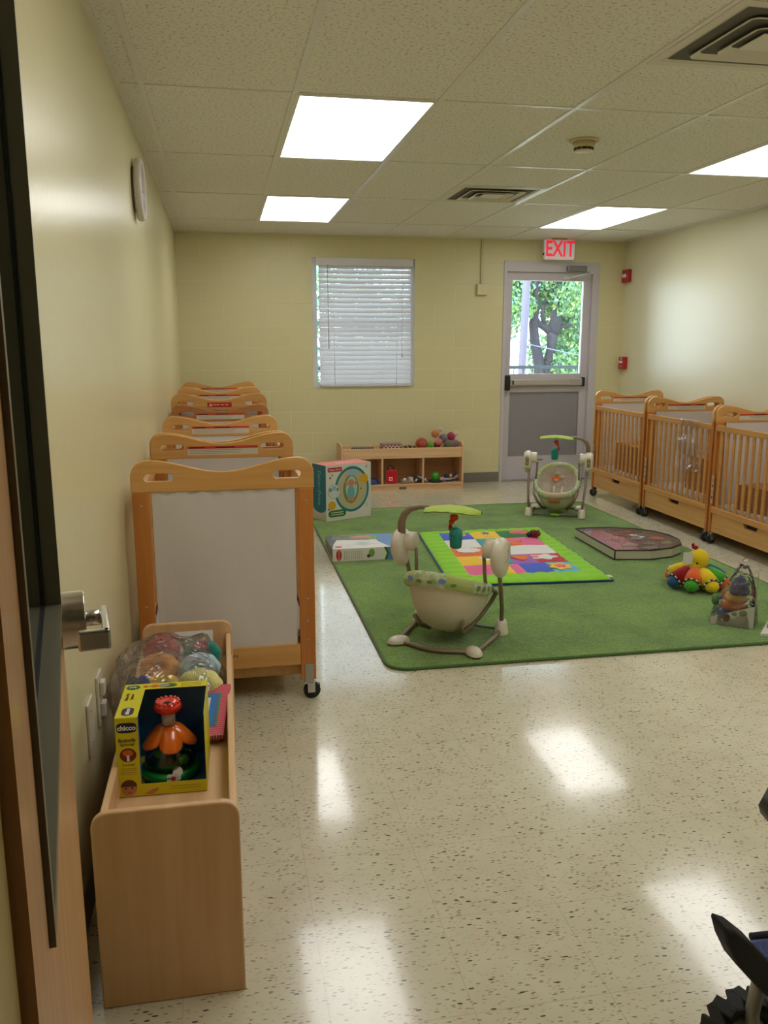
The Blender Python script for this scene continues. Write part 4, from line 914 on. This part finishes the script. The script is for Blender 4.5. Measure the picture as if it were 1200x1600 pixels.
# ------------------------------------------------------------------ things on and in the far shelf
y0s = 7.95
t = thing('folded_plush', 'grey-green folded soft toy at the left end of the far shelf top', 'plush toy', (1.30, 8.0, .33))
b = MB(); b.ball((0, 0, .045), (.12, .07, .05)).ball((-.07, -.01, .03), (.06, .06, .035)).ball((.09, .0, .03), (.07, .06, .035)); b.obj('body', cloth('sage_grey', (134, 140, 112)), t)
b = MB(); [b.box(-.10+.02*k, -.09+.02*k, -.082, -.07, .062, .09) for k in range(11)]; b.obj('striped_fringe', mat('fringe_dark', (70, 70, 54), .7), t)
t = thing('checked_cloth_book', 'red and white checked soft book on the middle of far shelf top', 'book', (1.60, 8.0, .33))
m, nt, bs = node_mat('gingham'); ck = nt.nodes.new('ShaderNodeTexChecker'); ck.inputs['Scale'].default_value = 55; tcn = nt.nodes.new('ShaderNodeTexCoord'); nt.links.new(tcn.outputs['Object'], ck.inputs['Vector'])
ck.inputs['Color1'].default_value = (*lin((206, 190, 170)), 1); ck.inputs['Color2'].default_value = (*lin((120, 60, 66)), 1); nt.links.new(ck.outputs['Color'], bs.inputs['Base Color']); bs.inputs['Roughness'].default_value = .9
MB().box(-.1, .1, -.07, .08, 0, .10, bev=.012).obj('cover', m, t); MB().box(-.095, .098, -.06, .082, .1, .112, bev=.004).obj('back_cover', cloth('book_mauve', (150, 110, 110)), t)
t = thing('activity_strip', 'low dark striped soft toy on far shelf top beside checked book', 'toy', (1.81, 8.0, .33))
b = MB(); [b.box(-.10+.022*k, -.082+.022*k, -.03, .04, 0, .088-.004*(k % 3), m=(M_BLACK if k % 2 else mat('strip_tan', (190, 150, 100), .8))) for k in range(9)]; b.obj('striped_body', None, t)
t = thing('round_plush', 'round reddish brown plush ball on far shelf top', 'plush toy', (1.90, 7.98, .33)); MB().ball((0, 0, .105), (.062, .06, .062)).box(-.04, .04, -.05, .05, 0, .08, bev=.01).obj('body', cloth('plush_rust', (170, 78, 46)), t); MB().ball((0, -.052, .11), (.03, .014, .03)).obj('muzzle', cloth('plush_rust2', (186, 98, 70)), t)
t = thing('frog_plush', 'little bright green plush on far shelf top between the brown ball and bundle', 'plush toy', (1.985, 7.955, .33)); MB().ball((0, 0, .09), (.035, .03, .038)).lathe([(.03, 0), (.026, .07), (.0, .075)]).obj('body', cloth('plush_lime', (110, 180, 50)), t)
t = thing('plush_bundle', 'bundle of small pink, grey and orange soft rattles on far shelf top', 'plush toys', (2.10, 7.99, .33))
for nm, x, y, z, r_, c_ in (('orange_rattle', -.06, 0, .20, .042, (206, 130, 80)), ('pink_rattle', -.03, -.03, .12, .036, (216, 120, 116)), ('grey_rattle', .03, .01, .15, .05, (128, 120, 124)), ('magenta_rattle', .10, 0, .17, .045, (166, 60, 84)), ('pale_rattle', .14, -.01, .20, .028, (226, 190, 170)), ('olive_rattle', .07, -.02, .09, .05, (116, 116, 84)), ('mauve_rattle', .12, 0, .10, .05, (150, 110, 130)), ('ribbon', .0, .02, .24, .022, (206, 196, 196)), ('red_rattle', -.05, 0, .08, .04, (140, 40, 40))):
    MB().ball((x, y, z), (r_, r_*.9, r_), u=12, v=8).obj(nm, cloth('bundle_'+nm, c_), t)
MB().lathe([(.09, 0), (.08, .05), (.0, .06)], M=Matrix.Translation((.04, 0, 0))).obj('base_cloth', cloth('bundle_base', (110, 80, 60)), t)
zc = .063
t = thing('bonnet_toy', 'blue dome-shaped toy in the left cubby of the far shelf', 'toy', (1.39, 7.93, zc)); MB().lathe([(.085, 0), (.09, .008), (.06, .035), (.03, .058), (.0, .062)], sy=.7).obj('dome', mat('bonnet_blue', (36, 50, 120), .5), t); MB().lathe([(.1, 0), (.1, .006), (.0, .007)], sy=.7).obj('brim', mat('bonnet_teal', (60, 110, 110), .5), t)
t = thing('handbag_toy', 'bright red play bag with handle in the middle cubby', 'toy', (1.585, 7.92, zc), .1)
MB().box(-.05, .055, -.03, .03, 0, .13, bev=.012).obj('bag_body', cloth('bag_red', (206, 24, 36)), t); MB().tube([(-.04, 0, .12), (-.03, 0, .165), (-.01, 0, .18), (.02, 0, .16), (.03, 0, .125)], .006).obj('handle', mat('bag_handle', (70, 30, 40), .6), t)
MB().box(-.03, .005, -.0325, -.03, .03, .065, M_WHITE).box(-.022, -.004, -.034, -.032, .038, .057, mat('bag_red2', (206, 24, 36), .6)).obj('patch', None, t)
t = thing('small_carded_toy', 'small pale card toy lying beside the red play bag', 'toy', (1.745, 7.92, zc), .2); MB().box(-.07, .06, -.04, .04, 0, .025, bev=.003).obj('tray', mat('card_taupe', (150, 128, 110), .5), t); MB().box(.015, .05, -.035, .03, .02, .055, bev=.004).obj('card', mat('card_pale', (206, 196, 190), .5), t); MB().ball((-.03, -.01, .035), (.02, .02, .016)).obj('knob', M_WHITE, t)
t = thing('dark_rattle_toy', 'dark green and white tangled toy at right of middle cubby', 'toy', (1.87, 7.92, zc)); MB().ball((0, 0, .035), (.075, .04, .033)).obj('body', mat('dk_green', (34, 44, 34), .5), t)
b = MB(); [b.ball((.05*math.cos(k*1.3), -.03, .04+.02*math.sin(k*2)), .010, u=8, v=6) for k in range(6)]; b.obj('beads', mat('bead_white', (200, 206, 196), .4), t); MB().tube([(-.03, -.035, .07), (.07, -.038, .02)], .004).obj('stick', M_WHITE, t)
t = thing('green_cup_toy', 'bright green cup on a dark saucer in the right cubby', 'toy', (2.03, 7.93, zc)); MB().lathe([(.032, .008), (.036, .06), (.034, .085), (.02, .093), (.0, .094)]).obj('cup', mat('cup_green', (70, 170, 40), .4), t); MB().lathe([(.05, 0), (.075, .012), (.072, .016), (.0, .01)]).obj('saucer', mat('saucer_navy', (36, 52, 80), .4), t)
t = thing('boat_shaped_toy', 'white and lilac boat-shaped toy with yellow knob in the right cubby', 'toy', (2.165, 7.93, zc), .12)
MB().grid(lambda u, v: (-.08+.18*u, (-.045+.09*v)*math.sin(PI*(.12+.76*u)), .012+.05*(abs(2*v-1)**2)*.6+.06*max(0, u-.6)), 16, 8).grid(lambda u, v: (-.08+.18*u, (-.045+.09*v)*math.sin(PI*(.12+.76*u)), .0), 16, 8).obj('hull', mat('boat_white', (206, 200, 214), .4), t)
MB().box(-.04, .05, -.02, .03, .01, .07, bev=.01).obj('cabin', mat('boat_navy', (44, 50, 100), .4), t); MB().ball((.01, -.03, .06), (.018, .014, .02)).obj('knob', mat('boat_yellow', (206, 170, 70), .4), t); MB().ball((.06, 0, .075), (.025, .02, .02)).obj('plum_knob', mat('boat_plum', (90, 44, 80), .4), t)

# ------------------------------------------------------------------ things on the near shelf
t = thing('spinner_toy_box', 'yellow open-fronted toy box holding a spinning toy on near shelf', 'box', (-.275, 1.915, .332), math.radians(-1.5))
Wb, Db, Hb, sw_ = .205, .20, .20, .052
ye = mat('box_yellow', (214, 206, 20), .4); nv = mat('box_navy', (26, 62, 122), .5, rgb2=(52, 116, 168), nscale=14)
b = MB()
b.box(0, sw_, -.001, 0, 0, Hb, ye); b.box(sw_, Wb, -.001, 0, 0, .03, ye); b.box(0, .001, 0, Db, 0, Hb, ye); b.box(0, Wb, Db, Db+.001, 0, Hb, ye); b.box(Wb-.001, Wb, 0, Db, 0, Hb, ye)
b.box(0, sw_, 0, Db, Hb, Hb+.001, ye); b.box(sw_, Wb, Db*.82, Db, Hb, Hb+.001, ye); b.box(0, Wb, 0, Db, 0, .001, ye)
b.box(.001, Wb-.001, Db-.001, Db-.0005, .001, Hb-.001, nv); b.box(Wb-.002, Wb-.001, .002, Db-.001, .001, Hb-.001, nv); b.box(sw_, Wb-.001, .001, Db-.001, .001, .0025, nv); b.box(.001, .0018, .002, Db-.001, .001, Hb-.001, nv)
b.box(sw_-.0008, sw_, .0005, .02, .03, Hb, nv)
b.obj('carton', None, t)
pk = mat('print_navy', (24, 22, 50), .4); pw = mat('print_bright', (236, 236, 236), .4); br_ = mat('print_brown', (90, 60, 30), .5); MBx = frame((0, -.001, 0), (1, 0, 0), (0, 0, 1))
b = MB(); b.poly([(sw_/2+.023*math.copysign(abs(math.cos(q))**.5, math.cos(q)), .176+.0125*math.copysign(abs(math.sin(q))**.6, math.sin(q))) for q in [k*PI/14 for k in range(28)]], .0005, pk, MBx)
b.text('chicco', .0165, pw, MBx @ Matrix.Translation((sw_/2, .1755, .0008)), bold=.0006)
b.text('Butterfly', .0115, br_, MBx @ Matrix.Translation((sw_/2, .144, .0004)), bold=.0003); b.text('Spinner', .0115, br_, MBx @ Matrix.Translation((sw_/2, .134, .0004)))
b.disc(sw_/2, .107, .019, .0175, .0005, mat('print_redbrown', (110, 36, 20), .5), MBx); b.disc(sw_/2, .112, .012, .008, .0009, mat('print_orange2', (206, 100, 30), .5), MBx); b.box(sw_/2-.003, sw_/2+.003, -.0022, -.001, .092, .107, pw)
b.text('Push & Spin', .0062, br_, MBx @ Matrix.Translation((sw_/2, .082, .0004)))
for k in range(4): b.box(sw_/2-.019+.003*(k % 2), sw_/2+.019-.003*(k % 2), -.0014, -.001, .072-.005*k, .0735-.005*k, mat('print_mustard', (176, 150, 20), .5))
b.disc(.024, .022, .018, .02, .0006, mat('print_skin2', (196, 130, 90), .5), MBx); b.poly([(.024+.0185*math.cos(q), .026+.0175*math.sin(q)) for q in [k*PI/10 for k in range(11)]], .0009, mat('print_hair', (84, 46, 20), .5), MBx)
for sx in (-1, 1): b.disc(.024+sx*.007, .022, .002, .0022, .0012, pk, MBx)
b.disc(.025, .011, .005, .0022, .0012, mat('print_lip', (180, 80, 70), .5), MBx)
b.poly([(.058, .004), (.075, .014), (.092, .019), (.09, .011), (.078, .002)], .0006, mat('print_skin2', (196, 130, 90), .5), MBx)
for k in range(2): b.box(.12, .19, -.0014, -.001, .018-.006*k, .0195-.006*k, mat('print_mustard', (176, 150, 20), .5))
b.obj('front_print', None, t)
MTp = frame((0, 0, Hb+.001), (1, 0, 0), (0, 1, 0)); b = MB()
b.disc(.022, .178, .017, .014, .0005, mat('print_darkgreen', (20, 90, 40), .5), MTp); b.text('3', .024, pw, MTp @ Matrix.Translation((.022, .178, .0009)) @ Matrix.Rotation(PI/2, 4, 'Z'))
b.text('Butterfly', .012, br_, MTp @ Matrix.Translation((.014, .12, .0004)) @ Matrix.Rotation(PI/2, 4, 'Z')); b.text('Spinner', .012, br_, MTp @ Matrix.Translation((.026, .12, .0004)) @ Matrix.Rotation(PI/2, 4, 'Z'))
b.poly(rrect(.012, .04, .012, .055, .012), .0005, pk, MTp); b.text('chicco', .013, pw, MTp @ Matrix.Translation((.026, .033, .0008)) @ Matrix.Rotation(PI/2, 4, 'Z'), bold=.0006)
b.disc(.11, .181, .02, .012, .0006, mat('print_darkgreen', (20, 90, 40), .5), MTp); b.disc(.098, .181, .014, .01, .0009, mat('print_grey2', (150, 140, 130), .5), MTp); b.disc(.075, .181, .01, .008, .0009, mat('print_orange2', (206, 100, 30), .5), MTp); b.disc(.052, .181, .006, .006, .0009, mat('print_orange2', (206, 100, 30), .5), MTp); b.box(.052, .07, .1795, .1825, Hb+.001, Hb+.0016, br_)
for k in range(3): b.box(.14, .19, .172+.008*k, .1745+.008*k, Hb+.001, Hb+.0014, mat('print_mustard', (176, 150, 20), .5))
b.obj('lid_print', None, t)
# the toy itself stands inside the box
s2 = thing('spinner_toy', 'push-down spinner with red knob, orange petals and green base in yellow box', 'toy', (-.160, 2.012, .336))
MB().lathe([(.0, 0), (.068, 0), (.073, .008), (.073, .02), (.066, .026), (.0, .024)], seg=40).obj('base', mat('spin_green', (16, 140, 50), .3, coat=.4), s2)
MB().lathe([(.064, .024), (.063, .045), (.056, .07), (.042, .09), (.022, .1)], seg=40).obj('clear_dome', M_CLEAR, s2)
b = MB(); b.disc(.0, 0, .012, .012, .002, mat('fl_white', (236, 226, 220), .5), frame((.02, -.062, .030), (1, 0, 0), (0, .5, .87)))
for k in range(5): b.disc(.011*math.cos(k*1.257), .008*math.sin(k*1.257), .007, .006, .002, mat('fl_white', (236, 226, 220), .5), frame((.01, -.0705, .018), (1, 0, 0), (0, .25, .97)))
b.disc(0, 0, .006, .005, .003, mat('fl_red', (206, 50, 46), .5), frame((.01, -.071, .018), (1, 0, 0), (0, .25, .97))); b.obj('flower_sticker', None, s2)
MB().ball((.035, -.02, .04), .013).ball((-.03, .02, .042), .012).obj('inner_balls', mat('spin_lime', (120, 200, 60), .4), s2); MB().ball((.02, .02, .066), (.03, .02, .015)).obj('butterfly', mat('spin_blue', (60, 110, 170), .4), s2); MB().lathe([(.012, .026), (.008, .06), (.012, .09)], seg=16).obj('spindle', mat('spin_dark', (60, 70, 40), .5), s2)
b = MB()
def pet(u, v):
    a = 2*PI*u; lob = abs(math.cos(2.5*a+.45))**.55; R_ = .012+v*(.030+.026*lob)
    return (R_*math.cos(a), R_*math.sin(a), .128-.008*v-.036*v**2.2*(.55+.45*lob))
b.grid(pet, 80, 12, closed_u=True).grid(lambda u, v: tuple(c_-(0, 0, .004)[i] for i, c_ in enumerate(pet(u, v))), 80, 12, closed_u=True); b.obj('petal_skirt', mat('spin_orange', (236, 112, 16), .22, coat=.6), s2)
MB().lathe([(.0165, .13), (.0165, .168), (.0, .168)], seg=24).obj('stem', mat('spin_white', (206, 204, 204), .4), s2)
kb = MB().lathe([(.0, .158), (.022, .16), (.033, .17), (.034, .178), (.028, .188), (.014, .192), (.0, .192)], seg=32)
for k in range(14): kb.ball((.026*math.cos(2*PI*k/14), .026*math.sin(2*PI*k/14), .188), .0052, u=8, v=6)
ko = kb.obj('push_knob', mat('spin_red', (226, 48, 22), .25, coat=.6), s2)
b = MB(); b.poly(rrect(-.008, .008, -.005, .005, .004), .001, pk, frame((0, -.02, .1915), (1, 0, 0), (0, .8, .6))); b.obj('badge', None, ko)

# soft rings in a clear bag
for nm, x, y, z, r_, c_, l in (('red', -.222, 2.665, .415, .056, (206, 74, 74), 'dusty red plush ring at the back left of the clear bag on shelf'), ('orange', -.220, 2.535, .412, .056, (244, 166, 84), 'pale orange plush ring in the clear bag behind the yellow one'),
    ('yellow', -.205, 2.42, .392, .052, (238, 190, 36), 'golden yellow plush ring in the clear bag, nearest on its left'), ('teal', -.092, 2.62, .412, .058, (30, 128, 112), 'teal plush ring at the back right of the bag with red bow'),
    ('sky', -.098, 2.50, .412, .06, (170, 196, 208), 'pale blue plush ring in the middle right of the clear bag'), ('cream', -.096, 2.365, .41, .064, (226, 220, 140), 'pale yellow plush ring nearest the camera with small pink patch')):
    t = thing('plush_ring', l, 'plush toy', (x, y, z), 0, 'plush stacking rings in the bag')
    m_ = cloth('ring_'+nm, c_)
    def tor(u, v, r_=r_):
        a, th = 2*PI*u, 2*PI*v; R_ = r_*.55; q = r_*.47; w_ = 1+.03*math.sin(9*a)
        return ((R_+q*math.cos(th))*math.cos(a)*w_*1.03, q*math.sin(th)*1.35, (R_+q*math.cos(th))*math.sin(a)*.82*w_)
    MB().grid(tor, 40, 18, m_, closed_u=True).obj('ring', m_, t)
    t.rotation_euler = (math.radians(-18), 0, 0)
    if nm == 'teal': MB().ball((0, -.052, .032), (.022, .012, .016)).ball((-.018, -.05, .03), (.012, .01, .012)).obj('bow', cloth('ring_bow', (170, 40, 52)), t)
    if nm == 'cream': MB().ball((-.004, -.036, -.012), (.024, .03, .02)).ball((-.03, -.05, -.018), (.006, .006, .006)).obj('patch', cloth('ring_patch', (216, 160, 130)), t)
t = thing('blue_plush', 'dark blue plush piece under the clear bag at the wall side', 'plush toy', (-.262, 2.36, .335)); MB().ball((0, 0, .05), (.045, .05, .055)).ball((.01, -.02, .10), (.022, .025, .03)).ball((-.02, 0, .10), (.02, .03, .02)).obj('body', cloth('plush_navy', (28, 48, 130)), t); MB().ball((.035, -.03, .08), (.018, .02, .014)).obj('ear', cloth('plush_mint', (130, 190, 150)), t)
t = thing('teal_soft_block', 'teal soft block squeezed between yellow toy box and the wall', 'toy', (-.262, 2.24, .332)); MB().box(-.035, .03, -.045, .035, 0, .1, bev=.012).obj('block', cloth('block_teal', (30, 128, 112)), t)
t = thing('plastic_bag', 'crinkled clear plastic bag draped around the plush rings', 'bag', (-.175, 2.5, .335))
def bg_(u, v):
    a = 2*PI*u; q = (abs(math.cos(a))**5+abs(math.sin(a))**5)**-.2
    k = math.cos(v*PI/2)**.45; ru = 1+.05*math.sin(7*a+3*v)+.03*math.sin(13*a-6*v)
    return (.165*math.cos(a)*q*k*ru*(1 if math.cos(a) < 0 else .93)-.02*math.sin(PI*v), .225*math.sin(a)*q*k*ru, .150*math.sin(v*PI/2)**.8+.01*math.sin(5*a+8*v)*math.sin(PI*v))
MB().grid(bg_, 72, 30, closed_u=True).obj('film', M_BAG, t)
t = thing('notebook', 'pink striped spiral notebook with blue and green border leaning by the yellow box', 'notebook', (-.078, 2.15, .345)); t.rotation_euler = (math.radians(17), math.radians(-4), math.radians(-8))
m, nt, bs = node_mat('pink_stripes'); wv = nt.nodes.new('ShaderNodeTexWave'); wv.bands_direction = 'Y'; wv.inputs['Scale'].default_value = 38; tcn = nt.nodes.new('ShaderNodeTexCoord'); nt.links.new(tcn.outputs['Object'], wv.inputs['Vector'])
rp_ = nt.nodes.new('ShaderNodeValToRGB'); rp_.color_ramp.interpolation = 'CONSTANT'; rp_.color_ramp.elements[0].color = (*lin((196, 54, 84)), 1); rp_.color_ramp.elements[1].position = .5; rp_.color_ramp.elements[1].color = (*lin((220, 110, 124)), 1); nt.links.new(wv.outputs['Fac'], rp_.inputs[0]); nt.links.new(rp_.outputs[0], bs.inputs['Base Color'])
MB().box(-.07, .05, 0, .21, 0, .014, m).obj('cover', None, t)
I_ = Matrix.Identity(4); b = MB()
b.poly([(-.055, .035), (.028, .035), (.028, .175), (-.055, .175)], .0004, mat('nb_green', (60, 140, 90), .5), I_, .014); b.poly([(-.055, .038), (.022, .038), (.022, .172), (-.055, .172)], .0006, mat('nb_purple', (110, 90, 170), .5), I_, .014); b.poly([(-.055, .041), (.017, .041), (.017, .169), (-.055, .169)], .0008, mat('nb_blue', (40, 120, 190), .5), I_, .014); b.poly([(-.05, .055), (.0, .055), (.0, .155), (-.05, .155)], .0011, mat('nb_label', (230, 220, 210), .5), I_, .014); b.obj('cover_label', None, t)
b = MB()
for k in range(16): b.torus(.008, .0011, M=frame((-.065+.0075*k, 0, .007), (0, 1, 0), (0, 0, 1)), n=12, k=5)
b.obj('spiral_binding', mat('wire_grey', (170, 168, 166), .3, .8), t)
t = thing('price_card', 'small white card with dark picture leaning inside the far end of near shelf', 'card', (-.125, 2.73, .335))
MB().box(-.06, .065, 0, .003, 0, .115, M_WHITE, M=Matrix.Rotation(math.radians(-20), 4, 'X')).obj('card', None, t)
MB().poly([(-.025, .085), (.03, .092), (.032, .108), (-.005, .1), (-.022, .096)], .0006, mat('card_ink', (90, 84, 80), .5), Matrix.Rotation(math.radians(-20), 4, 'X') @ XZ(0, -.0001, 0)).obj('picture', None, t)

# ------------------------------------------------------------------ stroller at the right edge
t = thing('stroller', 'dark stroller with blue lining and knobbly wheel at the bottom right edge', 'stroller', (1.07, 1.13, 0))
nb = mat('stroller_black', (20, 19, 30), .7, bump=.2, bscale=200); bl_ = cloth('stroller_blue', (40, 66, 140))
prof = [(.766, .456), (.769, .464), (.788, .455), (.824, .423), (.871, .370), (.995, .249), (1.12, .2), (1.3, .19), (1.3, .12), (1.05, .12), (1.007, .142), (.878, .303), (.848, .329), (.794, .392), (.774, .431)]
MB().holed([[(x-1.07, z) for x, z in prof]], .05, nb, XZ(0, -.035, 0), bev=.008).obj('footrest', nb, t)
b = MB(); bm = bmesh.new()
top = [(.845, -.005, .385), (.88, -.005, .352), (1.0, -.005, .24)]; back = [(.915, .07, .325), (.965, .07, .322), (1.08, .07, .30)]
A = [bm.verts.new((x-1.07, y, z)) for x, y, z in top]; B_ = [bm.verts.new((x-1.07, y, z)) for x, y, z in back]
A2 = [bm.verts.new((x-1.07, y, z-.012)) for x, y, z in top]; B2 = [bm.verts.new((x-1.07, y, z-.012)) for x, y, z in back]
for i in range(2): bm.faces.new((A[i], A[i+1], B_[i+1], B_[i])); bm.faces.new((A2[i], B2[i], B2[i+1], A2[i+1])); bm.faces.new((B_[i], B_[i+1], B2[i+1], B2[i]))
b.add(bm, bl_); b.obj('footrest_lining', bl_, t)
MB().tube([(-.157, .073, .328), (-.10, .073, .326), (.03, .073, .31)], .008).obj('lining_piping', nb, t)
MB().box(.06, .34, -.13, .13, .20, .29, bev=.03).obj('seat', nb, t)
MB().box(.28, .35, -.13, .13, .29, .72, bev=.03).obj('backrest', nb, t)
mtu = mat('stroller_tube', (150, 148, 138), .4, .2)
for sy in (-1, 1):
    MB().tube([(.36, sy*.15, .9), (.12, sy*.13, .42), (-.112, sy*.095, .235), (-.125, sy*.092, .15), (-.12, sy*.09, .08)], .0135).obj('front_tube', mtu, t)
    MB().tube([(.10, sy*.15, .42), (.25, sy*.18, .3), (.40, sy*.18, .10)], .012).obj('rear_tube', mtu, t)
MB().tube([(.14, -.13, .58), (-.09, -.12, .588), (-.14, -.07, .588), (-.15, 0, .588), (-.14, .07, .588), (-.09, .12, .588), (.14, .13, .58)], .025).obj('bumper_bar', M_BLACK, t)
MB().tube([(.36, -.15, .9), (.40, -.1, .93), (.40, .1, .93), (.36, .15, .9)], .015).obj('push_handle', M_BLACK, t)
def wheel(x, y, R_):
    b = MB(); Mw = frame((x, y, R_), (1, 0, 0), (0, 0, 1))
    b.torus(R_*.74, R_*.24, M=Mw, n=36, k=12)
    for k in range(20):
        a = 2*PI*k/20
        b.box(R_*.84, R_*.985, -.013, .013, -.026, .026, bev=.003, M=Mw @ Matrix.Rotation(a, 4, 'Z') @ Matrix.Rotation(.35 if k % 2 else -.35, 4, 'X'))
    w_ = b.obj('wheel', M_RUBBER, t)
    MB().lathe([(.0, -.02), (R_*.5, -.016), (R_*.55, 0), (R_*.5, .016), (.0, .02)], M=Mw, seg=24).obj('hub', mtu, w_)
    MB().lathe([(.0, .02), (.014, .02), (.012, .03), (.0, .031)], M=Mw, seg=16).obj('hub_cap', mat('hubcap_grey', (150, 148, 150), .3), w_)
for sy in (-1, 1): wheel(-.12, sy*.12, .080)
for sy in (-1, 1): wheel(.40, sy*.21, .10)

# ================================================================== outdoors, seen through the door glass
o = struct(box_obj('ground', (-14, 40, YB+.2, 60, -3.2, -3.0), mat('pale_ground', (206, 204, 190), .9)))
struct(box_obj('ground_landing', (-1, 6, YB+.2, 10.25, -.12, -.02), mat('landing_concrete', (190, 186, 178), .9)))
mrl = mat('railing_steel', (40, 52, 56), .5, .3)
t = thing('railing', 'dark metal railing with thin upright bars outside the exit door', 'railing', (4.0, 10.1, -.02))
MB().box(-3, 2, -.02, .02, 1.11, 1.15).obj('top_rail', mrl, t); box_obj('bottom_rail', (-3, 2, -.015, .015, .08, .11), mrl, t)
for k in range(41): box_obj('baluster', (-2.95+.12*k, -2.938+.12*k, -.006, .006, .11, 1.11), mrl, t)
for x in (-2.99, -.99, 1.98): box_obj('rail_post', (x-.02, x+.02, -.02, .02, 0, 1.11), mrl, t)
t = thing('utility_pole', 'pale lavender-grey pole rising outside the exit door', 'pole', (4.68, 13, -3))
MB().tube([(0, 0, 0), (.055, 0, 3.9), (.16, 0, 8)], [.075, .062, .055], seg=16).obj('shaft', mat('pole_grey', (88, 84, 102), .7), t)
MB().tube([(-1.4, 0, 4.459+.25), (-.18, 0, 4.459), (1.06, 0, 4.206), (2.6, 0, 3.9)], .008).obj('cable', mat('wire_pale', (96, 104, 124), .5), t)
bark = mat('bark_grey', (44, 42, 54), .9, noise=.35, nscale=14, bump=.8, bscale=18)
def tree(label, x, y, tubes, clumps, nleaf, cols, seed, size=.10):
    rnd = random.Random(seed); t = thing('tree', label, 'tree', (x, y, -3), 0, 'leafy trees beyond the railing')
    b = MB()
    for pts, rad in tubes: b.tube([(px-x, py-y, pz+3) for px, py, pz in pts], rad, seg=12)
    b.obj('trunk', bark, t)
    bm = bmesh.new(); tot = sum(c_[3]**2 for c_ in clumps)
    for (cx, cy, cz, R_) in clumps:
        for k in range(int(nleaf*R_**2/tot)):
            v_ = Vector((rnd.gauss(0, 1), rnd.gauss(0, 1), rnd.gauss(0, 1))).normalized()*R_*(rnd.random()**.4)
            p = Vector((cx-x, cy-y, cz+3))+v_; s_ = size*rnd.uniform(.6, 1.3)
            e = Euler((rnd.uniform(0, 6.3), rnd.uniform(0, 6.3), rnd.uniform(0, 6.3))).to_matrix()
            vs = [bm.verts.new(p+e @ Vector(q)) for q in ((-s_*.5, 0, 0), (0, -s_*.32, .12*s_), (s_*.5, 0, 0), (0, s_*.32, .12*s_))]
            f = bm.faces.new(vs); f.material_index = rnd.randrange(len(cols))
    me = bpy.data.meshes.new('foliage'); bm.to_mesh(me); bm.free()
    for c_ in cols: me.materials.append(c_)
    fo = bpy.data.objects.new('foliage', me); C.objects.link(fo); fo.parent = t
    return t
def leafm(name, rgb):
    m = mat(name, rgb, .6); bs = m.node_tree.nodes['Principled BSDF']; bs.inputs['Transmission Weight'].default_value = 0
    bs.inputs['Subsurface Weight'].default_value = 0; return m
lc = [leafm('leaf_bright', (118, 156, 84)), leafm('leaf_mid', (74, 116, 68)), leafm('leaf_cool', (88, 130, 112))]
t1 = [([(7.0, 18, -3), (7.05, 18, -.5), (7.10, 18, .66), (7.23, 18, 1.29), (7.24, 18, 1.66)], [.22, .17, .13, .10, .13]), ([(7.24, 18, 1.64), (7.32, 18, 1.95), (7.345, 18, 2.35), (7.26, 18, 2.9), (7.3, 18, 3.6)], [.14, .13, .11, .1, .06]),
      ([(7.24, 18, 1.63), (7.07, 18, 1.75), (6.92, 18, 1.83), (6.80, 18, 2.0)], [.10, .085, .07, .06]), ([(7.3, 18, 1.66), (7.43, 18, 1.78), (7.68, 18, 1.8)], [.07, .05, .03]), ([(7.05, 18, 1.78), (6.99, 18, 2.03), (7.04, 18, 2.4)], [.05, .045, .03]),
      ([(7.1, 18, .0), (6.95, 18, 1.0), (6.84, 18, 1.43), (6.79, 18, 1.85), (6.86, 18, 2.2), (6.8, 18, 3)], [.17, .13, .11, .10, .07, .05])]
cl1 = [(7.0, 18.6, 3.0, .9), (7.6, 18.4, 2.7, .8), (6.4, 18.6, 2.6, .7), (6.35, 17.9, 2.2, .45), (7.75, 18.5, 2.0, .55), (7.85, 18.2, 1.3, .5), (7.5, 17.7, 2.35, .4), (7.0, 19, 3.6, 1.2), (7.4, 17.8, .95, .28), (7.55, 18.3, .75, .45)]
tree('big tree with forked grey limbs seen through the exit door glass', 7.0, 18, t1, cl1, 17000, lc, 3)
tree('rounder leafy tree standing farther off behind the forked tree', 10.6, 26, [([(10.6, 26, -3), (10.5, 26, 1), (10.8, 26, 4)], [.3, .22, .12])], [(9.4, 26, 3.6, 1.3), (10.9, 26, 3.2, 1.5), (12.2, 26, 2.6, 1.3), (8.8, 26, 2.2, .7), (10.3, 26, 1.0, .8), (11.6, 26, 1.1, .9)], 9000, lc, 8, .15)
tree('leafy tree outside the blinds window, left of the pole', 2.6, 18, [([(2.6, 18, -3), (2.6, 18, 0), (2.7, 18, 3)], [.2, .15, .1])], [(2.2, 18, 2.6, 1.2), (3.3, 18, 2.0, 1.0), (2.4, 18, .8, .9)], 3500, lc, 9, .14)
